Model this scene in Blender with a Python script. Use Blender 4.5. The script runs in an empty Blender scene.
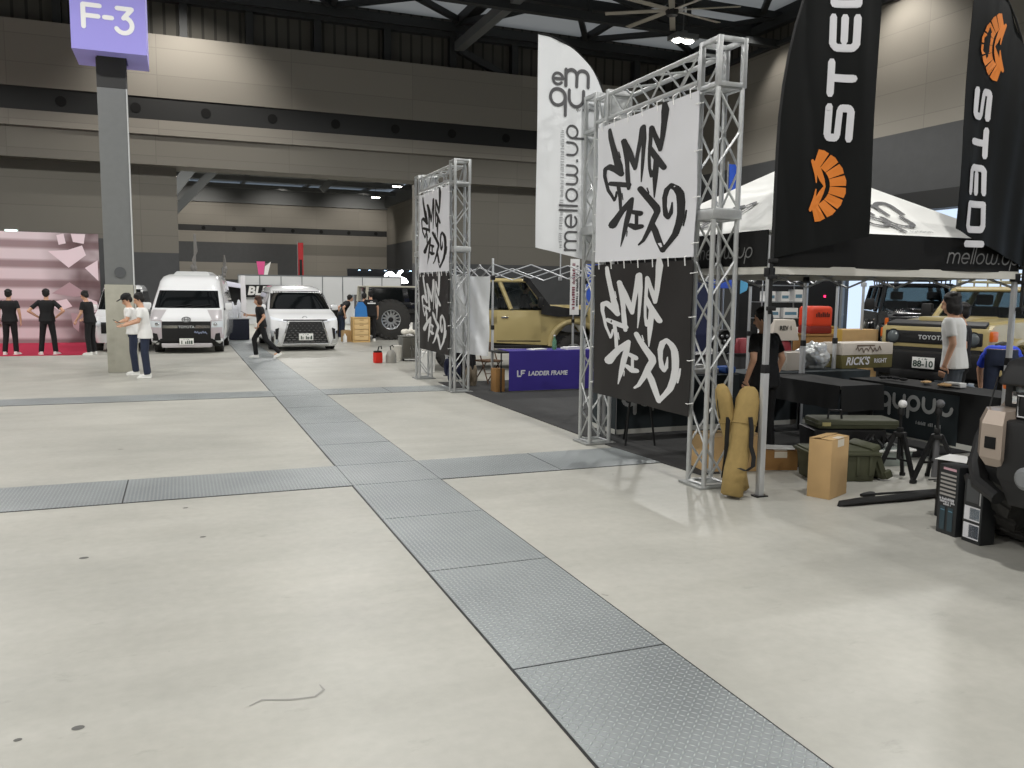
import bpy, bmesh, math, random
from mathutils import Vector, Matrix, Euler
random.seed(7)
S = bpy.context.scene
COL = S.collection
PI = math.pi
def R(d): return math.radians(d)

# ------------------------------------------------------------------ materials
def lin(c):
    return tuple(((x/255)/12.92 if x/255 <= 0.04045 else ((x/255+0.055)/1.055)**2.4) for x in c)
MATS = {}
def mat(name, rgb, rough=0.6, metal=0.0, var=0.0, scale=8.0, emit=None, estr=0.0, bump=0.0, coat=0.0, alpha=1.0, trans=0.0, spec=0.5, ior=1.45):
    if name in MATS: return MATS[name]
    m = bpy.data.materials.new(name); m.use_nodes = True
    nt = m.node_tree; b = nt.nodes['Principled BSDF']
    c = lin(rgb)
    b.inputs['Base Color'].default_value = (*c, 1)
    b.inputs['Roughness'].default_value = rough
    b.inputs['Metallic'].default_value = metal
    b.inputs['Coat Weight'].default_value = coat
    b.inputs['Alpha'].default_value = alpha
    b.inputs['Transmission Weight'].default_value = trans
    b.inputs['Specular IOR Level'].default_value = spec
    b.inputs['IOR'].default_value = ior
    if emit:
        b.inputs['Emission Color'].default_value = (*lin(emit), 1)
        b.inputs['Emission Strength'].default_value = estr
    if var > 0 or bump > 0:
        tc = nt.nodes.new('ShaderNodeTexCoord'); n = nt.nodes.new('ShaderNodeTexNoise')
        n.inputs['Scale'].default_value = scale; n.inputs['Detail'].default_value = 5
        nt.links.new(tc.outputs['Object'], n.inputs['Vector'])
        if var > 0:
            r = nt.nodes.new('ShaderNodeValToRGB')
            r.color_ramp.elements[0].position = 0.3; r.color_ramp.elements[1].position = 0.7
            r.color_ramp.elements[0].color = (*[x*(1-var) for x in c], 1)
            r.color_ramp.elements[1].color = (*[min(1, x*(1+var)) for x in c], 1)
            nt.links.new(n.outputs['Fac'], r.inputs['Fac']); nt.links.new(r.outputs['Color'], b.inputs['Base Color'])
        if bump > 0:
            bp = nt.nodes.new('ShaderNodeBump'); bp.inputs['Strength'].default_value = bump; bp.inputs['Distance'].default_value = 0.02
            nt.links.new(n.outputs['Fac'], bp.inputs['Height']); nt.links.new(bp.outputs['Normal'], b.inputs['Normal'])
    MATS[name] = m
    return m

# ------------------------------------------------------------------ mesh builder
class MB:
    def __init__(s, mat=None):
        s.v = []; s.f = []; s.fm = []; s.mats = []; s.cur = 0
        if mat: s.use(mat)
    def use(s, m):
        if m not in s.mats: s.mats.append(m)
        s.cur = s.mats.index(m); return s
    def add(s, vs, fs, M=None):
        o = len(s.v)
        for p in vs:
            p = Vector(p)
            s.v.append(M @ p if M is not None else p)
        for f in fs:
            s.f.append([i+o for i in f]); s.fm.append(s.cur)
        return s
    def bm(s, b, M=None):
        b.verts.ensure_lookup_table()
        for i, v in enumerate(b.verts): v.index = i
        s.add([v.co.copy() for v in b.verts], [[v.index for v in f.verts] for f in b.faces], M); b.free(); return s
    # box by min / max corner, optional bevel
    def box(s, a, c, bev=0.0, M=None, seg=2):
        if bev <= 0:
            x0,y0,z0 = a; x1,y1,z1 = c
            s.add([(x0,y0,z0),(x1,y0,z0),(x1,y1,z0),(x0,y1,z0),(x0,y0,z1),(x1,y0,z1),(x1,y1,z1),(x0,y1,z1)],
                  [(0,3,2,1),(4,5,6,7),(0,1,5,4),(1,2,6,5),(2,3,7,6),(3,0,4,7)], M)
        else:
            b = bmesh.new(); bmesh.ops.create_cube(b, size=1)
            for v in b.verts:
                v.co = Vector([(a[i]+c[i])/2 + v.co[i]*(c[i]-a[i]) for i in range(3)])
            bmesh.ops.bevel(b, geom=b.edges[:], offset=bev, segments=seg, affect='EDGES', profile=0.6)
            s.bm(b, M)
        return s
    # eight corner solid: bottom 4 (ccw from above), top 4
    def hexa(s, bot, top, bev=0.0, M=None, seg=2):
        b = bmesh.new()
        vs = [b.verts.new(p) for p in list(bot)+list(top)]
        for f in [(0,3,2,1),(4,5,6,7),(0,1,5,4),(1,2,6,5),(2,3,7,6),(3,0,4,7)]: b.faces.new([vs[i] for i in f])
        if bev > 0: bmesh.ops.bevel(b, geom=b.edges[:], offset=bev, segments=seg, affect='EDGES', profile=0.6)
        s.bm(b, M); return s
    def tube(s, pts, r, n=8, cap=True, M=None, close=False):
        pts = [Vector(p) for p in pts]
        rs = r if isinstance(r, (list, tuple)) else [r]*len(pts)
        vs = []; fs = []; m = len(pts)
        up = None
        for i, p in enumerate(pts):
            if close: d = pts[(i+1) % m]-pts[i-1]
            else: d = pts[min(i+1, m-1)]-pts[max(i-1, 0)]
            d.normalize()
            if up is None:
                up = Vector((0,0,1)) if abs(d.z) < 0.9 else Vector((1,0,0))
            a = d.cross(up)
            if a.length < 1e-6: a = d.cross(Vector((0,1,0)))
            a.normalize(); b = a.cross(d); up = b
            for k in range(n):
                t = 2*PI*k/n
                vs.append(p+a*(math.cos(t)*rs[i])+b*(math.sin(t)*rs[i]))
        for i in range(m if close else m-1):
            j = (i+1) % m
            for k in range(n):
                fs.append((i*n+k, i*n+(k+1) % n, j*n+(k+1) % n, j*n+k))
        if cap and not close:
            fs.append(tuple(range(n-1, -1, -1))); fs.append(tuple((m-1)*n+k for k in range(n)))
        s.add(vs, fs, M); return s
    def cyl(s, p0, p1, r, n=16, r1=None, M=None):
        return s.tube([p0, p1], [r, r if r1 is None else r1], n, True, M)
    # surface of revolution round local z
    def lathe(s, prof, n=24, M=None, cap=True):
        vs = []; fs = []; m = len(prof)
        for r, z in prof:
            for k in range(n):
                t = 2*PI*k/n; vs.append((r*math.cos(t), r*math.sin(t), z))
        for i in range(m-1):
            for k in range(n):
                fs.append((i*n+k, i*n+(k+1) % n, (i+1)*n+(k+1) % n, (i+1)*n+k))
        if cap:
            fs.append(tuple(range(n-1, -1, -1))); fs.append(tuple((m-1)*n+k for k in range(n)))
        s.add(vs, fs, M); return s
    def ell(s, c, r, n=16, M=None):
        b = bmesh.new(); bmesh.ops.create_uvsphere(b, u_segments=n, v_segments=max(6, n//2), radius=1)
        for v in b.verts: v.co = Vector([c[i]+v.co[i]*r[i] for i in range(3)])
        s.bm(b, M); return s
    def quad(s, a, b, c, d, M=None): return s.add([a,b,c,d], [(0,1,2,3)], M)
    def grid(s, fn, nu, nv, M=None, thick=None):
        vs = [fn(i/nu, j/nv) for j in range(nv+1) for i in range(nu+1)]
        fs = [(j*(nu+1)+i, j*(nu+1)+i+1, (j+1)*(nu+1)+i+1, (j+1)*(nu+1)+i) for j in range(nv) for i in range(nu)]
        s.add(vs, fs, M); return s
    # polygon (list of 2d) extruded between two values along an axis; ax: 'x' -> pts are (y,z); 'y' -> (x,z); 'z' -> (x,y)
    def prism(s, pts, a0, a1, ax='x', M=None):
        def P(p, a): return (a, p[0], p[1]) if ax == 'x' else ((p[0], a, p[1]) if ax == 'y' else (p[0], p[1], a))
        n = len(pts)
        vs = [P(p, a0) for p in pts]+[P(p, a1) for p in pts]
        fs = [tuple(range(n-1, -1, -1)), tuple(range(n, 2*n))]+[(i, (i+1) % n, n+(i+1) % n, n+i) for i in range(n)]
        b = bmesh.new(); bv = [b.verts.new(v) for v in vs]
        for f in fs: b.faces.new([bv[i] for i in f])
        bmesh.ops.triangulate(b, faces=[f for f in b.faces if len(f.verts) > 4])
        bmesh.ops.recalc_face_normals(b, faces=b.faces[:])
        s.bm(b, M); return s
    # flat brush stroke in a plane: pts (u,v,halfwidth); fn maps (u,v)->3d ; asp squeezes u
    def stroke(s, pts, fn, asp=1.0, cap=True, n=8):
        q = [(p[0]/asp, p[1], p[2]) for p in pts]
        vs = []; fs = []
        a0, b0 = pts[0][0], pts[0][1]; P0 = Vector(fn(a0,b0))
        nn = (Vector(fn(a0+.01,b0))-P0).cross(Vector(fn(a0,b0+.01))-P0)
        nn = nn.normalized() if nn.length > 0 else Vector((0,0,0))
        s.lay = getattr(s, 'lay', 0)
        def V3(u, v): vs.append(Vector(fn(u*asp, v))+nn*(.00006*(s.lay % 47))); return len(vs)-1
        for i in range(len(q)-1):
            (u0,v0,w0),(u1,v1,w1) = q[i],q[i+1]
            d = math.hypot(u1-u0, v1-v0) or 1e-9; s.lay += 1
            nx, ny = -(v1-v0)/d, (u1-u0)/d
            fs.append((V3(u0+nx*w0,v0+ny*w0),V3(u0-nx*w0,v0-ny*w0),V3(u1-nx*w1,v1-ny*w1),V3(u1+nx*w1,v1+ny*w1)))
        for i, (u, v, w) in enumerate(q):
            if not cap and i in (0, len(q)-1): continue
            s.lay += 1
            c = [V3(u+math.cos(2*PI*k/n)*w, v+math.sin(2*PI*k/n)*w) for k in range(n)]
            fs.append(tuple(c))
        s.add(vs, fs); return s
    def build(s, name, parent=None, smooth=35, sub=0, loc=None, rz=None):
        me = bpy.data.meshes.new(name)
        me.from_pydata([tuple(v) for v in s.v], [], s.f); 
        for m in s.mats: me.materials.append(m)
        if len(s.mats) > 1: me.polygons.foreach_set('material_index', s.fm)
        b = bmesh.new(); b.from_mesh(me)
        bmesh.ops.recalc_face_normals(b, faces=b.faces[:]); b.to_mesh(me); b.free()
        if smooth:
            me.polygons.foreach_set('use_smooth', [True]*len(me.polygons))
            me.set_sharp_from_angle(angle=R(smooth))
        me.update()
        o = bpy.data.objects.new(name, me); COL.objects.link(o)
        if parent: o.parent = parent
        if loc: o.location = loc
        if rz is not None: o.rotation_euler = (0,0,rz)
        return o

def tag(o, label, cat, group=None, kind=None):
    o['label'] = label; o['category'] = cat
    if group: o['group'] = group
    if kind: o['kind'] = kind
    return o
def thing(name, label, cat, loc=(0,0,0), rz=0, group=None):
    o = bpy.data.objects.new(name, None); COL.objects.link(o)
    o.empty_display_size = 0.2
    o.location = loc; o.rotation_euler = (0,0,rz)
    return tag(o, label, cat, group)
def struct(name, mb, **k):
    o = mb.build(name, **k); o['kind'] = 'structure'; return o
def copy_tree(o, parent=None, label=None):
    c = o.copy(); COL.objects.link(c)
    if parent: c.parent = parent
    if label: c['label'] = label
    for ch in list(o.children): copy_tree(ch, c)
    return c

# ------------------------------------------------------------------ lettering
def text_faces(txt, size=1.0, bold=0.0, shear=0.0, align='CENTER', space=1.0):
    cu = bpy.data.curves.new('t', 'FONT'); cu.body = txt; cu.size = size; cu.offset = bold; cu.shear = shear
    cu.align_x = align; cu.align_y = 'CENTER'; cu.space_character = space; cu.resolution_u = 3
    ob = bpy.data.objects.new('t', cu); COL.objects.link(ob)
    dg = bpy.context.evaluated_depsgraph_get()
    me = bpy.data.meshes.new_from_object(ob.evaluated_get(dg))
    vs = [tuple(v.co) for v in me.vertices]; fs = [tuple(p.vertices) for p in me.polygons]
    bpy.data.objects.remove(ob); bpy.data.curves.remove(cu); bpy.data.meshes.remove(me)
    return vs, fs
def write(mb, txt, fn, size, bold=0.0, shear=0.0, align='CENTER', sx=1.0, space=1.0):
    vs, fs = text_faces(txt, size, bold, shear, align, space)
    mb.add([fn(v[0]*sx, v[1]) for v in vs], fs)
def plane(o, u, v):
    o, u, v = Vector(o), Vector(u), Vector(v)
    return lambda a, b: o+u*a+v*b
def smallprint(mb, fn, length, h, seed=1, fill=.62):
    # print too small to read: a row of little upright marks of uneven width, centred on the origin
    rr = random.Random(seed); x = -length/2
    while x < length/2:
        w = h*rr.uniform(.25,.7)
        if rr.random() > .14:
            k = rr.choice((1, 1, .72))
            mb.add([fn(x,-h/2),fn(x+w*fill,-h/2),fn(x+w*fill,-h/2+h*k),fn(x,-h/2+h*k)], [(0,1,2,3)])
        x += w
# thin round letters drawn as strokes on a unit grid (x-height 1)
def arc(cx, cy, r, a0, a1, n=14, ry=None):
    return [(cx+r*math.cos(R(a0+(a1-a0)*i/n)), cy+(ry or r)*math.sin(R(a0+(a1-a0)*i/n))) for i in range(n+1)]
GL = {
 'm': (1.5, [[(0,0),(0,1)], [(0,.62)]+arc(.375,.625,.375,180,0,8)+[(.75,0)], [(.75,.62)]+arc(1.125,.625,.375,180,0,8)+[(1.5,0)]]),
 'e': (1.0, [[(0,.5),(1,.5)]+arc(.5,.5,.5,0,318,16)]),
 'l': (0.0, [[(0,0),(0,1.6)]]),
 'o': (1.0, [arc(.5,.5,.5,0,360,18)]),
 'w': (1.5, [[(0,1)]+arc(.375,.375,.375,180,360,8)+[(.75,1)], [(.75,.375)]+arc(1.125,.375,.375,180,360,8)+[(1.5,1)]]),
 '.': (0.1, [[(0,.04),(.1,.04)]]),
 'u': (1.0, [[(0,1),(0,.5)]+arc(.5,.5,.5,180,360,10)+[(1,.5),(1,1)]]),
 'p': (1.0, [arc(.5,.5,.5,0,360,18), [(0,.5),(0,-.6)]]),
 'q': (1.0, [arc(.5,.5,.5,0,360,18), [(1,.5),(1,-.6)]]),
}
def rounded(mb, txt, fn, h, wt=0.1, gap=0.38, x0=0, y0=0, shear=0.0):
    x = x0
    for ch in txt:
        wd, sts = GL[ch]
        for st in sts:
            mb.stroke([(x+(p[0]+shear*p[1])*h, y0+p[1]*h, wt*h) for p in st], fn, n=6)
        x += (wd+gap)*h
    return x
def emqu(mb, fn, s, wt=0.13):
    # the two-by-two round-letter mark: small e, big m over q, u
    rounded(mb, 'e', fn, s*.58, .13, x0=-.74*s, y0=.20*s)
    rounded(mb, 'm', fn, s*.86, .105, x0=.0*s, y0=.14*s)
    rounded(mb, 'q', fn, s*.86, .105, x0=-.88*s, y0=-.90*s)
    rounded(mb, 'u', fn, s*.84, .105, x0=.20*s, y0=-.90*s)
    write(mb, 'qu suction', fn, .26*s, shear=.2, align='LEFT') if False else None
# camera: hand held phone, a little above eye level
cam = bpy.data.cameras.new('Camera'); co = bpy.data.objects.new('Camera', cam); COL.objects.link(co)
def set_cam():
    yaw, pit, rol, f = .378212, .1117516, .0111192, 834.1
    w = Vector((math.sin(yaw)*math.cos(pit), math.cos(yaw)*math.cos(pit), -math.sin(pit)))
    r0 = Vector((math.cos(yaw), -math.sin(yaw), 0)); u0 = r0.cross(w)
    r = r0*math.cos(rol)+u0*math.sin(rol); u = u0*math.cos(rol)-r0*math.sin(rol)
    M = Matrix((( r.x,u.x,-w.x,0),(r.y,u.y,-w.y,0),(r.z,u.z,-w.z,1.8),(0,0,0,1)))
    co.matrix_world = M
    cam.sensor_fit = 'HORIZONTAL'; cam.sensor_width = 36; cam.lens = f/1024*36; cam.clip_start = .05; cam.clip_end = 300
set_cam(); S.camera = co
S.view_settings.view_transform = 'Standard'; S.view_settings.look = 'None'; S.view_settings.gamma = 1; S.view_settings.use_curve_mapping = False
S.view_settings.exposure = 0.0
S.cycles.use_denoising = True
S.cycles.max_bounces = 6
# ------------------------------------------------------------------ setting
def concrete():
    m = bpy.data.materials.new('polished_concrete'); m.use_nodes = True
    nt = m.node_tree; b = nt.nodes['Principled BSDF']; L = nt.links.new
    tc = nt.nodes.new('ShaderNodeTexCoord')
    def noise(sc, det, st=(1,1,1), rough=.55):
        mp = nt.nodes.new('ShaderNodeMapping'); mp.inputs['Scale'].default_value = st
        L(tc.outputs['Object'], mp.inputs['Vector'])
        n = nt.nodes.new('ShaderNodeTexNoise'); n.inputs['Scale'].default_value = sc; n.inputs['Detail'].default_value = det
        n.inputs['Roughness'].default_value = rough
        L(mp.outputs['Vector'], n.inputs['Vector']); return n.outputs['Fac']
    def ramp(f, p0, c0, p1, c1):
        r = nt.nodes.new('ShaderNodeValToRGB'); e = r.color_ramp.elements
        e[0].position = p0; e[0].color = (*c0,1); e[1].position = p1; e[1].color = (*c1,1)
        L(f, r.inputs['Fac']); return r.outputs['Color']
    def mul(a, c, fac=1):
        x = nt.nodes.new('ShaderNodeMix'); x.data_type = 'RGBA'; x.blend_type = 'MULTIPLY'; x.inputs['Factor'].default_value = fac
        L(a, x.inputs['A']); L(c, x.inputs['B']); return x.outputs['Result']
    base = ramp(noise(.55, 6), .3, lin((164,163,156)), .7, lin((184,182,174)))
    st = ramp(noise(1.6, 5, (.28,1.6,1)), .38, (.91,.91,.905), .58, (.97,.97,.97))
    fine = ramp(noise(14, 8), .3, (.94,.94,.94), .7, (1.03,1.03,1.03))
    scuff = ramp(noise(3.2, 9, (1,2.2,1), .72), .30, (.72,.72,.71), .40, (1,1,1))
    spots = ramp(noise(5.5, 2), .215, (.45,.45,.44), .235, (1,1,1))
    c = mul(mul(mul(mul(base, st), fine), scuff, .55), spots, .8)
    L(c, b.inputs['Base Color'])
    rr = nt.nodes.new('ShaderNodeMapRange'); L(noise(2.5, 5), rr.inputs['Value']); rr.inputs['To Min'].default_value = .34; rr.inputs['To Max'].default_value = .52
    L(rr.outputs['Result'], b.inputs['Roughness'])
    b.inputs['Specular IOR Level'].default_value = .22
    return m
def tread():
    m = bpy.data.materials.new('steel_tread_plate'); m.use_nodes = True
    nt = m.node_tree; b = nt.nodes['Principled BSDF']; L = nt.links.new
    tc = nt.nodes.new('ShaderNodeTexCoord'); sp = nt.nodes.new('ShaderNodeSeparateXYZ'); L(tc.outputs['Object'], sp.inputs[0])
    def mt(op, a, c=None, d=None):
        n = nt.nodes.new('ShaderNodeMath'); n.operation = op
        for i, x in enumerate((a, c, d)):
            if x is None: continue
            if isinstance(x, (int, float)): n.inputs[i].default_value = x
            else: L(x, n.inputs[i])
        return n.outputs[0]
    cell = .031
    u = mt('DIVIDE', sp.outputs[0], cell); v = mt('DIVIDE', sp.outputs[1], cell)
    par = mt('FLOORED_MODULO', mt('ADD', mt('FLOOR', u), mt('FLOOR', v)), 2)
    lx = mt('SUBTRACT', mt('FRACT', u), .5); ly = mt('SUBTRACT', mt('FRACT', v), .5)
    a = mt('ADD', lx, ly); c = mt('SUBTRACT', lx, ly)
    a2 = mt('MULTIPLY', a, a); c2 = mt('MULTIPLY', c, c)
    d0 = mt('ADD', mt('MULTIPLY', a2, 2.1), mt('MULTIPLY', c2, 20)); d1 = mt('ADD', mt('MULTIPLY', a2, 20), mt('MULTIPLY', c2, 2.1))
    d = mt('ADD', mt('MULTIPLY', d0, par), mt('MULTIPLY', d1, mt('SUBTRACT', 1, par)))
    h = mt('SMOOTH_MIN', mt('SUBTRACT', 1, d), 1, .1)
    h = mt('MAXIMUM', h, 0)
    bp = nt.nodes.new('ShaderNodeBump'); bp.inputs['Distance'].default_value = .006; bp.inputs['Strength'].default_value = .9
    L(h, bp.inputs['Height']); L(bp.outputs['Normal'], b.inputs['Normal'])
    n = nt.nodes.new('ShaderNodeTexNoise'); n.inputs['Scale'].default_value = 1.1; n.inputs['Detail'].default_value = 6
    L(tc.outputs['Object'], n.inputs['Vector'])
    r = nt.nodes.new('ShaderNodeValToRGB'); e = r.color_ramp.elements
    e[0].position = .3; e[0].color = (*lin((128,133,135)),1); e[1].position = .7; e[1].color = (*lin((150,155,156)),1)
    L(n.outputs['Fac'], r.inputs['Fac'])
    mx = nt.nodes.new('ShaderNodeMix'); mx.data_type = 'RGBA'; L(h, mx.inputs['Factor']); L(r.outputs['Color'], mx.inputs['A'])
    mx.inputs['B'].default_value = (*lin((190,196,196)),1)
    L(mx.outputs['Result'], b.inputs['Base Color'])
    b.inputs['Metallic'].default_value = .35; b.inputs['Roughness'].default_value = .42
    return m
def panel_wall(name, rgb, bx=4.5, bz=.9, var=.05, line=.82):
    # flat cladding panels with fine joints, laid out in object space (u = x+y, v = z)
    m = bpy.data.materials.new(name); m.use_nodes = True
    nt = m.node_tree; b = nt.nodes['Principled BSDF']; L = nt.links.new
    tc = nt.nodes.new('ShaderNodeTexCoord'); sp = nt.nodes.new('ShaderNodeSeparateXYZ'); L(tc.outputs['Object'], sp.inputs[0])
    ad = nt.nodes.new('ShaderNodeMath'); ad.operation = 'ADD'; L(sp.outputs[0], ad.inputs[0]); L(sp.outputs[1], ad.inputs[1])
    cb = nt.nodes.new('ShaderNodeCombineXYZ'); L(ad.outputs[0], cb.inputs[0]); L(sp.outputs[2], cb.inputs[1])
    br = nt.nodes.new('ShaderNodeTexBrick'); L(cb.outputs[0], br.inputs['Vector'])
    br.offset = 0; br.inputs['Scale'].default_value = 1; br.inputs['Brick Width'].default_value = bx; br.inputs['Row Height'].default_value = bz
    br.inputs['Mortar Size'].default_value = .012; br.inputs['Bias'].default_value = 0
    c = lin(rgb)
    br.inputs['Color1'].default_value = (*[x*(1-var) for x in c],1); br.inputs['Color2'].default_value = (*[x*(1+var) for x in c],1)
    br.inputs['Mortar'].default_value = (*[x*line for x in c],1)
    L(br.outputs['Color'], b.inputs['Base Color'])
    b.inputs['Roughness'].default_value = .75; b.inputs['Specular IOR Level'].default_value = .2
    return m
def corrugated(name, rgb, step=.42):
    m = bpy.data.materials.new(name); m.use_nodes = True
    nt = m.node_tree; b = nt.nodes['Principled BSDF']; L = nt.links.new
    tc = nt.nodes.new('ShaderNodeTexCoord'); sp = nt.nodes.new('ShaderNodeSeparateXYZ'); L(tc.outputs['Object'], sp.inputs[0])
    ad = nt.nodes.new('ShaderNodeMath'); ad.operation = 'ADD'; L(sp.outputs[0], ad.inputs[0]); L(sp.outputs[1], ad.inputs[1])
    dv = nt.nodes.new('ShaderNodeMath'); dv.operation = 'DIVIDE'; L(ad.outputs[0], dv.inputs[0]); dv.inputs[1].default_value = step
    fr = nt.nodes.new('ShaderNodeMath'); fr.operation = 'FRACT'; L(dv.outputs[0], fr.inputs[0])
    r = nt.nodes.new('ShaderNodeValToRGB'); r.color_ramp.interpolation = 'CONSTANT'
    c = lin(rgb); e = r.color_ramp.elements
    e[0].position = 0; e[0].color = (*[x*.4 for x in c],1); e[1].position = .22; e[1].color = (*c,1)
    L(fr.outputs[0], r.inputs['Fac']); L(r.outputs['Color'], b.inputs['Base Color'])
    b.inputs['Roughness'].default_value = .8
    return m

M_conc = concrete(); M_tread = tread()
M_wall = panel_wall('wall_panels_beige', (130,126,118))
M_wall2 = panel_wall('wall_panels_grey', (108,105,98))
M_dado = mat('wall_dark_grey', (66,67,68), .7, var=.06, scale=3)
M_band = mat('band_black', (24,25,25), .6)
M_hole = mat('hole_black', (6,6,6), .9)
M_corr = corrugated('corrugated_dark', (78,76,70))
M_steel = mat('roof_steel_dark', (40,42,43), .6)
M_steelm = mat('roof_steel_grey', (92,94,94), .6)
M_deck = mat('roof_deck_pale', (150,154,152), .8, var=.12, scale=.6)
M_deckd = mat('roof_deck_dark', (58,60,60), .8)
M_led = mat('lamp_lens', (255,255,255), .3, emit=(255,250,240), estr=30)
M_white = mat('white_paint', (226,226,224), .5)
M_black = mat('matt_black', (16,16,17), .6)
M_blk2 = mat('black_plastic', (26,26,28), .45)
M_alu = mat('aluminium', (190,192,192), .38, metal=.6, var=.05, scale=30)
M_tentleg = mat('tent_leg_silver', (196,198,200), .35, metal=.45)

HX0, HX1, HY0, HY1, HT = -26, 21, -16, 32, 11.9
mb = MB(M_conc); mb.box((HX0,HY0,-.3),(HX1,HY1+60,0))
M_mark = mat('floor_marks', (92,91,88), .7); mb.use(M_mark)
for x, y, r in ((-.647,6.046,.03),(.102,6.285,.022),(-.011,7.182,.022),(-.442,3.656,.025),(-.654,3.637,.016)): mb.add([(x+r*math.cos(2*PI*k/14), y+r*.8*math.sin(2*PI*k/14), .0012) for k in range(14)], [tuple(range(14))])
mb.use(mat('floor_scuff', (140,139,134), .6))
mb.stroke([(.227,3.601,.004),(.281,3.638,.006),(.395,3.596,.007),(.502,3.585,.006),(.549,3.637,.006),(.539,3.69,.003)], lambda a, b: (a,b,.0016))
struct('floor', mb)
# steel channel covers let into the floor
def cover(name, a, c, cuts, ax):
    mb = MB(M_tread); g = .006
    e = [a[ax]]+cuts+[c[ax]]
    for i in range(len(e)-1):
        lo = list(a); hi = list(c); lo[ax] = e[i]+g; hi[ax] = e[i+1]-g
        mb.box((lo[0],lo[1],-.02),(hi[0],hi[1],.006))
    mb.use(M_black).box((a[0]-.012,a[1]-.012,-.02),(c[0]+.012,c[1]+.012,.0025))
    o = struct(name, mb, smooth=0); return o
cover('trim_1', (1.424,-4), (2.254,7.51), [-2.5,-1,.5,2.0,3.52,5.0,6.3], 1)
cover('trim_2', (1.424,7.51), (2.254,31.5), [8.41,9.6,11.2,12.8,14.24,15.04,17,19,21,23,25,27,29], 1)
cover('trim_3', (-16,7.51), (1.424,8.41), [-14,-12,-10,-8,-6,-4.2,-2.4,-.5], 0)
cover('trim_4', (2.254,7.51), (4.75,8.41), [3.53], 0)
cover('trim_5', (-16,14.24), (1.424,15.04), [-12,-9,-6,-3], 0)
cover('trim_6', (2.254,14.24), (4.6,15.04), [3.4], 0)
mb = MB(mat('carpet_dark_grey', (52,52,52), .95, var=.15, scale=40))
mb.box((4.62,8.44,0),(11.2,15.5,.012)); mb.prism([(4.62,8.44),(4.74,6.85),(9.9,6.85),(11.2,8.44)],0,.012,'z'); struct('floor_carpet', mb, smooth=0)

# far wall of the hall: upper part hangs over the set back lower part, wide opening to the next hall
mb = MB(M_wall)
mb.box((HX0,32,8.25),(HX1,33.4,10.35)); mb.box((HX0,32,7.0),(HX1,33.4,7.5))
mb.use(M_wall2).box((HX0,32.12,6.0),(HX1,33.4,7.0))
mb.use(M_band).box((HX0,32.05,7.5),(HX1,33.4,8.25))
mb.use(M_hole)
for k in range(-11, 9):
    x = 1.05+2.26*k
    mb.cyl((x,32.03,7.86),(x,32.2,7.86),.17,14)
struct('wall_far_upper', mb, smooth=0)
mb = MB(M_wall2)
mb.box((-2.05,32.7,3.0),(0.02,33.6,6.0)); mb.use(M_dado).box((-2.05,32.68,0),(0.02,33.6,3.0))
mb.use(M_dado).box((HX0,32.75,0),(-2.05,33.6,3.45)); mb.use(M_wall2).box((HX0,32.75,3.45),(-2.05,33.6,6.0))
struct('wall_far_left', mb, smooth=0)
mb = MB(M_wall2); mb.box((8.9,32.7,2.85),(HX1,33.6,6.0)); mb.use(M_dado).box((8.9,32.68,0),(HX1,33.6,2.85))
struct('wall_far_right', mb, smooth=0)
mb = MB(M_corr); mb.box((HX0,32.6,10.35),(HX1,33.4,12.6)); struct('wall_far_clerestory', mb, smooth=0)
mb = MB(M_steel)
mb.box((HX0,32.2,11.55),(HX1,32.5,11.9)); mb.box((HX0,32.3,10.3),(HX1,32.5,10.42))
for x in [-20,-14.5,-9,-3.5,-1.9,.4,2.6,5.0,7.6,10.2,12.8,15.6,18.4]:
    mb.box((x-.13,32.25,10.35),(x+.13,32.6,11.7))
struct('beam_far_wall', mb, smooth=0)
# right wall with the glazed opening low down, runs on through the next hall
mb = MB(M_wall); mb.box((21,HY0,6.8),(21.5,33,10.95)); 
mb.use(M_dado)
mb.box((21.0,HY0,4.92),(21.5,33,6.8)); mb.use(M_band).box((20.97,HY0,4.36),(21.5,22.7,4.92)); mb.use(M_dado).box((21,22.7,0),(21.5,33,4.92))
mb.box((21,HY0,0),(21.5,22.7,.55))
mb.box((21,HY0,.55),(21.5,-6,4.36))
mb.use(M_corr).box((21.1,HY0,10.95),(21.5,33,12.6))
mb.use(M_steel).box((20.8,HY0,10.9),(21,33,11.05)); mb.box((20.7,HY0,11.6),(21,33,11.9))
struct('wall_right', mb, smooth=0)
mb = MB(mat('window_frame_grey', (120,124,128), .5, metal=.3))
for y in [22.6,20.3,18.0,15.7,13.4,11.1,8.8,6.5,4.2,1.9,-.4,-2.7,-5.0]:
    mb.box((21.1,y-.05,.55),(21.2,y+.05,4.36))
mb.box((21.1,-6,3.3),(21.2,22.7,3.38)); mb.box((21.05,-6,.5),(21.45,22.7,.6))
wf = struct('window_1', mb, smooth=0)
mb = MB(mat('window_pane', (255,255,255), .02, trans=1.0, ior=1.02, spec=.1)); mb.box((21.14,-6,.6),(21.155,22.6,4.36))
mb.build('glass', wf, smooth=0)
# walls behind the camera and on the left
mb = MB(M_wall2); mb.box((HX0-.4,HY0,0),(HX0,HY1+61,12.6)); struct('wall_left', mb, smooth=0)
mb = MB(M_wall2); mb.box((HX0,HY0-.4,0),(HX1+.4,HY0,12.6)); struct('wall_near', mb, smooth=0)
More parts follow.
